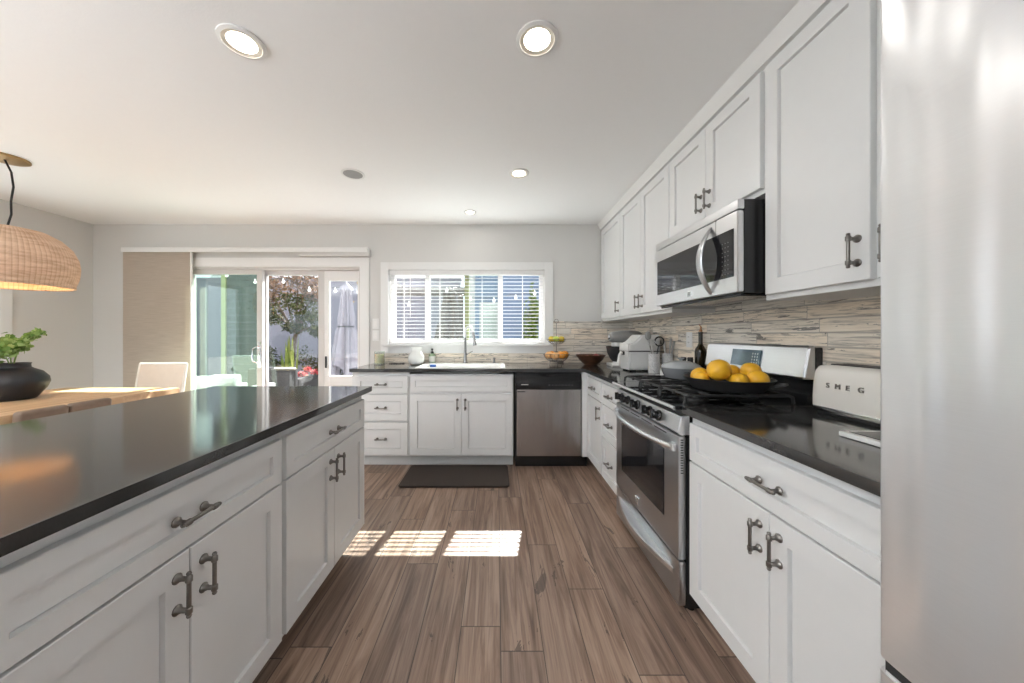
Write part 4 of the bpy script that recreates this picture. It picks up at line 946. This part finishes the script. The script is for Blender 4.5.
# uplights added out of view behind the kitchen to brighten the ceiling
def fill_uplight(x, y, label, watts):
    t = thing('fill_lamp', label, 'lamp', (x, y, 0), 0)
    b = nb(); lathe(b, [(0, 0), (.14, 0), (.14, .015), (.03, .03), (0, .03)], n=32); obj('base', b, 'iron', t)
    b = nb(); cyl(b, (0, 0, .03), (0, 0, 1.70), .012); obj('pole', b, 'iron', t)
    b = nb(); lathe(b, [(.02, 1.68), (.10, 1.70), (.17, 1.76), (.19, 1.80), (.185, 1.80), (.165, 1.765), (.10, 1.71), (0, 1.69)], n=36, cap=False); obj('lamp_shade', b, 'ceramic', t)
    l = bpy.data.lights.new('fill_uplight', 'AREA'); l.shape = 'DISK'; l.size = .28; l.energy = watts; l.color = (.93, .97, 1)
    o = bpy.data.objects.new('fill_uplight', l); C.objects.link(o); o.parent = t; o.location = (0, 0, 1.77); o.rotation_euler = (PI, 0, 0)
fill_uplight(-2.2, -.75, 'added unseen fill uplight behind the island', 85)
fill_uplight(-3.6, -1.6, 'added unseen fill uplight near the added glazed door', 55)

# ------------------------------------------------------------------ outdoors
ground = struct('ground', box(nb(), -14, 9, YB + .15, 16, -.25, -.04), 'patio')
struct('bounce_ground_rear', box(nb(), -16, 12, -15, YF - .15, -.25, -.04), 'bouncepaving')  # unseen paving added to bounce sunlight through the rear glazing
struct('bounce_ground_left', box(nb(), -16, XL - .15, YF - .15, YB + .15, -.25, -.04), 'bouncepaving')  # unseen paving added to throw sunlight up onto the ceiling
gw = thing('garden_wall', 'pale lavender stucco wall closing the garden behind the tree', 'wall', (-5.6, 9.0, -.04))
obj('wall', box(nb(), -6.0, 4.6, 0, .2, 0, 2.75), 'stucco', gw); obj('coping', box(nb(), -6.03, 4.63, -.03, .23, 2.75, 2.81, .01), 'stucco', gw)
nh = thing('neighbor_house', 'blue lap sided house seen through the right half of the kitchen window', 'house', (1.4, 8.0, -.04))
obj('wall', box(nb(), -2.0, 2.6, 0, 3, 0, 4.2), 'bluesiding', nh)
obj('corner_board', box(nb(), -2.06, -1.93, -.03, .1, 0, 4.2, .005), 'outfabric', nh)
f = obj('window', box(nb(), -1.82, -1.38, -.04, .02, .75, 2.05, .01), 'outfabric', nh); obj('pane', box(nb(), -1.77, -1.43, -.045, -.02, .80, 2.0), 'tealglass', f)
rf = thing('neighbor_roof', 'dark eave of the neighboring roof above the garden wall', 'roof', (-6.6, 9.6, 0))
b = nb(); prism(b, [(-1.6, 2.9), (.55, 2.9), (-.3, 4.4), (-1.6, 4.6)], 0, 1.5, 'y'); obj('roof_slope', b, 'roof', rf); obj('fascia', box(nb(), -1.6, .57, -.06, 0, 2.82, 2.93), 'trimwhite', rf)
bm_ = thing('pergola', 'brown pergola beam on posts beyond the kitchen window', 'pergola', (-1.4, 6.4, -.04))
obj('beam', box(nb(), -1.2, .78, -.05, .05, 2.02, 2.17, .005), 'browncloth', bm_)
for x in (-1.15, .70): obj('post', box(nb(), x - .05, x + .05, -.05, .05, 0, 2.02, .005), 'browncloth', bm_)
obj('rafter', box(nb(), -.6, -.52, -.35, .35, 2.17, 2.27, .004), 'browncloth', bm_)
def umbrella(label, x, y, zb, zt, rb, rt, m, seed, pole='matgrey'):
    t = thing('closed_umbrella', label, 'umbrella', (x, y, -.04)); n = 40; rings = []; b = nb()
    for i in range(25):
        u = i / 24; z = zt - (zt - zb) * u; rr = rt + (rb - rt) * u ** 1.25
        if .40 < u < .5: rr *= .88
        ring = []
        for k in range(n):
            a = 2 * PI * k / n; f = 1 + .30 * math.sin(7 * a + seed + u * 1.6) + .14 * math.sin(3 * a + seed + u * 2)
            ring.append(b.verts.new((rr * f * math.cos(a), rr * f * math.sin(a), z + (0.22 * math.sin(3 * a + seed) * max(0, u - .6) * 2.2))))
        rings.append(ring)
    for p, q in zip(rings, rings[1:]):
        for k in range(n): b.faces.new((p[k], p[(k + 1) % n], q[(k + 1) % n], q[k]))
    b.faces.new(rings[0]); obj('canopy', b, m, t, 70)
    b = nb(); lathe(b, [(rt * 1.9, zt - .07), (rt * 1.5, zt - .02), (rt * .6, zt + .03), (.012, zt + .05), (0, zt + .08)], n=24, cap=False); obj('vent_cap', b, m, t)
    b = nb(); z = zt - (zt - zb) * .45; r = rt + (rb - rt) * .45 ** 1.25; tube(b, [(r * 1.08 * math.cos(2 * PI * k / 24), r * 1.08 * math.sin(2 * PI * k / 24), z) for k in range(24)], .012, 6, True); obj('strap', b, 'darkcloth', t)
    b = nb(); cyl(b, (0, 0, .04), (0, 0, zt), .022, None, 14); obj('pole', b, pole, t)
    b = nb(); lathe(b, [(0, 0), (.24, 0), (.24, .04), (.05, .06), (.03, .16), (0, .16)], n=28); obj('base', b, 'iron', t)
umbrella('closed pale lavender patio umbrella seen through the pet door panel', -2.33, 5.15, .62, 2.02, .20, .055, 'lavcloth', 1.0)
umbrella('closed dark brown umbrella standing outside the kitchen window', -.80, 5.6, .85, 2.02, .25, .07, 'browncloth', 2.0)
def tree(name, label, x, y, clouds, trunk_h, n1, lean=0, size=.05):
    t = thing(name, label, 'tree', (x, y, -.04))
    b = nb(); tube(b, [(0, 0, 0), (lean * .3, 0, trunk_h * .5), (lean, 0, trunk_h)], [.06, .05, .035], 10)
    for m_, cs, k in clouds:
        for c, r in cs: tube(b, [(lean * .8, 0, trunk_h * .85), ((lean + c[0]) / 2, c[1] / 2, (trunk_h + c[2]) / 2), c], [.022, .014, .006], 6)
    obj('trunk', b, 'bark', t)
    for m_, cs, k in clouds: obj('crown', leafcloud(nb(), cs, k, size), m_, t, 180)
tree('garden_tree', 'tree with rust tipped leaves before the pale garden wall', -4.35, 7.0,
     [('leafrust', [((-.25, 0, 2.30), (.55, .5, .34)), ((.35, 0, 2.45), (.5, .5, .35)), ((.1, .1, 2.75), (.6, .5, .3)), ((.5, 0, 2.15), (.35, .4, .25)), ((-.55, 0, 2.05), (.35, .3, .24)), ((-.7, 0, 2.4), (.35, .4, .25))], 3600),
      ('leafdark', [((.15, 0, 1.95), (.6, .5, .26)), ((.4, 0, 1.65), (.42, .4, .22)), ((-.4, 0, 1.62), (.32, .3, .18)), ((.1, 0, 1.42), (.28, .3, .15)), ((.62, 0, 1.35), (.22, .3, .18)), ((-.6, 0, 1.85), (.4, .35, .22))], 3600)], 1.5, 0, .15, .034)
tree('golden_tree', 'small tree with golden leaves behind the lavender umbrella', -2.75, 7.3, [('leafgold', [((0, 0, 1.95), (.38, .35, .3)), ((.1, 0, 1.5), (.32, .3, .3)), ((0, 0, 2.4), (.3, .3, .3))], 900), ('leafdark', [((.0, 0, 1.0), (.35, .3, .3))], 350)], 1.3, 0, 0, .045)
def shrub(label, x, y, w_, h, m, n, size=.045):
    t = thing('shrub', label, 'shrub', (x, y, -.04)); b = nb(); cs = [((random.uniform(-w_ / 2, w_ / 2), random.uniform(-.2, .2), random.uniform(h * .3, h * .75)), (w_ * .25, .25, h * .28)) for _ in range(6)]
    obj('foliage', leafcloud(b, cs, n, size), m, t, 180)
    b = nb()
    for c, r in cs: tube(b, [(c[0] * .3, 0, 0), c], .008, 5)
    obj('stem', b, 'bark', t)
shrub('dark shrub at the wall foot under the tree, by the patio door stile', -5.55, 8.0, .8, 1.2, 'leafdark', 1100, .035); shrub('dark shrub at the wall foot behind the red flowers', -4.15, 8.0, 1.0, 1.2, 'leafdark', 1100, .035)
shrub('climbing green ivy at the far end of the kitchen window view', .86, 7.3, .45, 2.7, 'ivy', 1400, .05)
bp = thing('blade_plant', 'tall yellow green bladed plant behind the wicker armchair', 'plant', (-4.10, 6.6, -.04))
b = nb()
for k in range(26):
    a = random.uniform(0, 6.28); r0 = random.uniform(0, .13); h = random.uniform(.45, .95); ln = random.uniform(.02, .12); p = Vector((r0 * math.cos(a), r0 * math.sin(a), .35)); e = p + Vector((ln * math.cos(a), ln * math.sin(a), h)); s = Vector((math.sin(a), -math.cos(a), 0)) * .028
    m_ = p.lerp(e, .5); v = [b.verts.new(q) for q in (p - s, p + s, m_ + s * 1.1, e, m_ - s * 1.1)]; b.faces.new(v)
obj('blades', b, 'leafblade', bp, 180); b = nb(); lathe(b, [(0, 0), (.16, 0), (.2, .36), (.18, .36), (0, .33)], n=24); obj('planter', b, 'stucco', bp)
fp = thing('flower_pot', 'pot of red flowers outside the patio door', 'plant', (-3.36, 5.98, -.04))
obj('leaves', leafcloud(nb(), [((0, 0, .42), (.24, .2, .14)), ((.1, 0, .38), (.2, .2, .12))], 300, .05, .35), 'leafblade', fp, 180)
obj('flowers', leafcloud(nb(), [((-.15, 0, .56), (.10, .1, .06)), ((.1, -.02, .6), (.14, .12, .07)), ((-.02, -.05, .64), (.08, .1, .06)), ((.2, 0, .5), (.07, .1, .06))], 260, .028, .9), 'petal', fp, 180)
b = nb(); lathe(b, [(0, 0), (.17, 0), (.23, .32), (.21, .33), (0, .29)], n=28); obj('pot', b, 'greyenamel', fp)
def armchair(label, x, y, rz, body, w_=.7, cloth=True):
    t = thing('patio_armchair', label, 'armchair', (x, y, -.04), rz)
    b = nb(); box(b, -w_ / 2, w_ / 2, -.33, .33, .08, .30, .02); box(b, -w_ / 2, w_ / 2, .24, .33, .30, .76, .025); obj('frame', b, body, t)
    for s in (-1, 1): obj('arm', box(nb(), s * (w_ / 2 - .05) - .05, s * (w_ / 2 - .05) + .05, -.33, .24, .30, .60, .02), body, t)
    obj('seat_cushion', box(nb(), -w_ / 2 + .1, w_ / 2 - .1, -.32, .235, .305, .44, .04, 3), 'cushion', t)
    obj('back_cushion', box(nb(), -w_ / 2 + .1, w_ / 2 - .1, .10, .235, .44, .765, .04, 3), 'cushion', t)
    for sx in (-1, 1):
        for sy in (-1, 1): obj('foot', box(nb(), sx * (w_ / 2 - .04) - .02, sx * (w_ / 2 - .04) + .02, sy * .28 - .02, sy * .28 + .02, 0, .08), body, t)
    return t
ac = armchair('dark wicker armchair with white cushions outside the patio door', -3.34, 5.25, PI, 'wicker')
bk = thing('throw_blanket', 'charcoal throw draped over the back of the wicker armchair', 'blanket', (-3.46, 4.93, 0))
b = nb(); prism(b, [(-.05, .46), (-.062, .70), (-.045, .742), (.05, .742), (.062, .70), (.055, .52), (.047, .52), (.050, .70), (.04, .728), (-.035, .728), (-.05, .70), (-.04, .46)], -.11, .11, 'x', .002)
bmesh.ops.transform(b, matrix=Matrix.Translation((0, .035, .0)), verts=b.verts[:]); obj('cloth', b, 'darkcloth', bk)
armchair('white lounge chair outside, close to the beige fabric panel', -4.03, 4.32, PI + .25, 'outfabric', .52)
armchair('white lounge chair outside the green tinted pane beside the sash handle', -3.36, 4.32, PI - .1, 'outfabric', .52)
shr = thing('privacy_screen', 'dark slatted privacy screen outside the green tinted pane', 'screen', (-4.52, 5.95, -.04))
b = nb()
for i in range(20): box(b, -.30, .30, -.012, .012, .12 + i * .125, .236 + i * .125)
obj('slats', b, 'screen', shr)
for x in (-.34, .34): obj('post', box(nb(), x - .04, x + .04, -.04, .04, 0, 2.65, .004), 'greenpost', shr)
sg = thing('string_lights', 'outdoor string of frosted bulbs drooping across the patio', 'string lights', (0, 5.3, 0))
anc = [(-4.6, 2.35), (-3.4, 2.12), (-2.3, 2.02), (-1.6, 1.78), (-.8, 1.98), (.2, 1.86), (1.0, 2.2)]
pts = []
for (xa, za), (xb, zb_) in zip(anc, anc[1:]):
    for k in range(8): u = k / 8; pts.append((xa + (xb - xa) * u, 0, za + (zb_ - za) * u - .10 * math.sin(PI * u)))
pts.append((anc[-1][0], 0, anc[-1][1]))
b = nb(); tube(b, pts, .005, 5); obj('cable', b, 'cord', sg)
for i in range(2, len(pts), 3):
    p = pts[i]; b = nb(); cyl(b, (p[0], 0, p[2]), (p[0], 0, p[2] - .035), .010, None, 8); ball(b, (p[0], 0, p[2] - .055), .024, u=10, v=8); obj('bulb', b, 'bulb', sg)
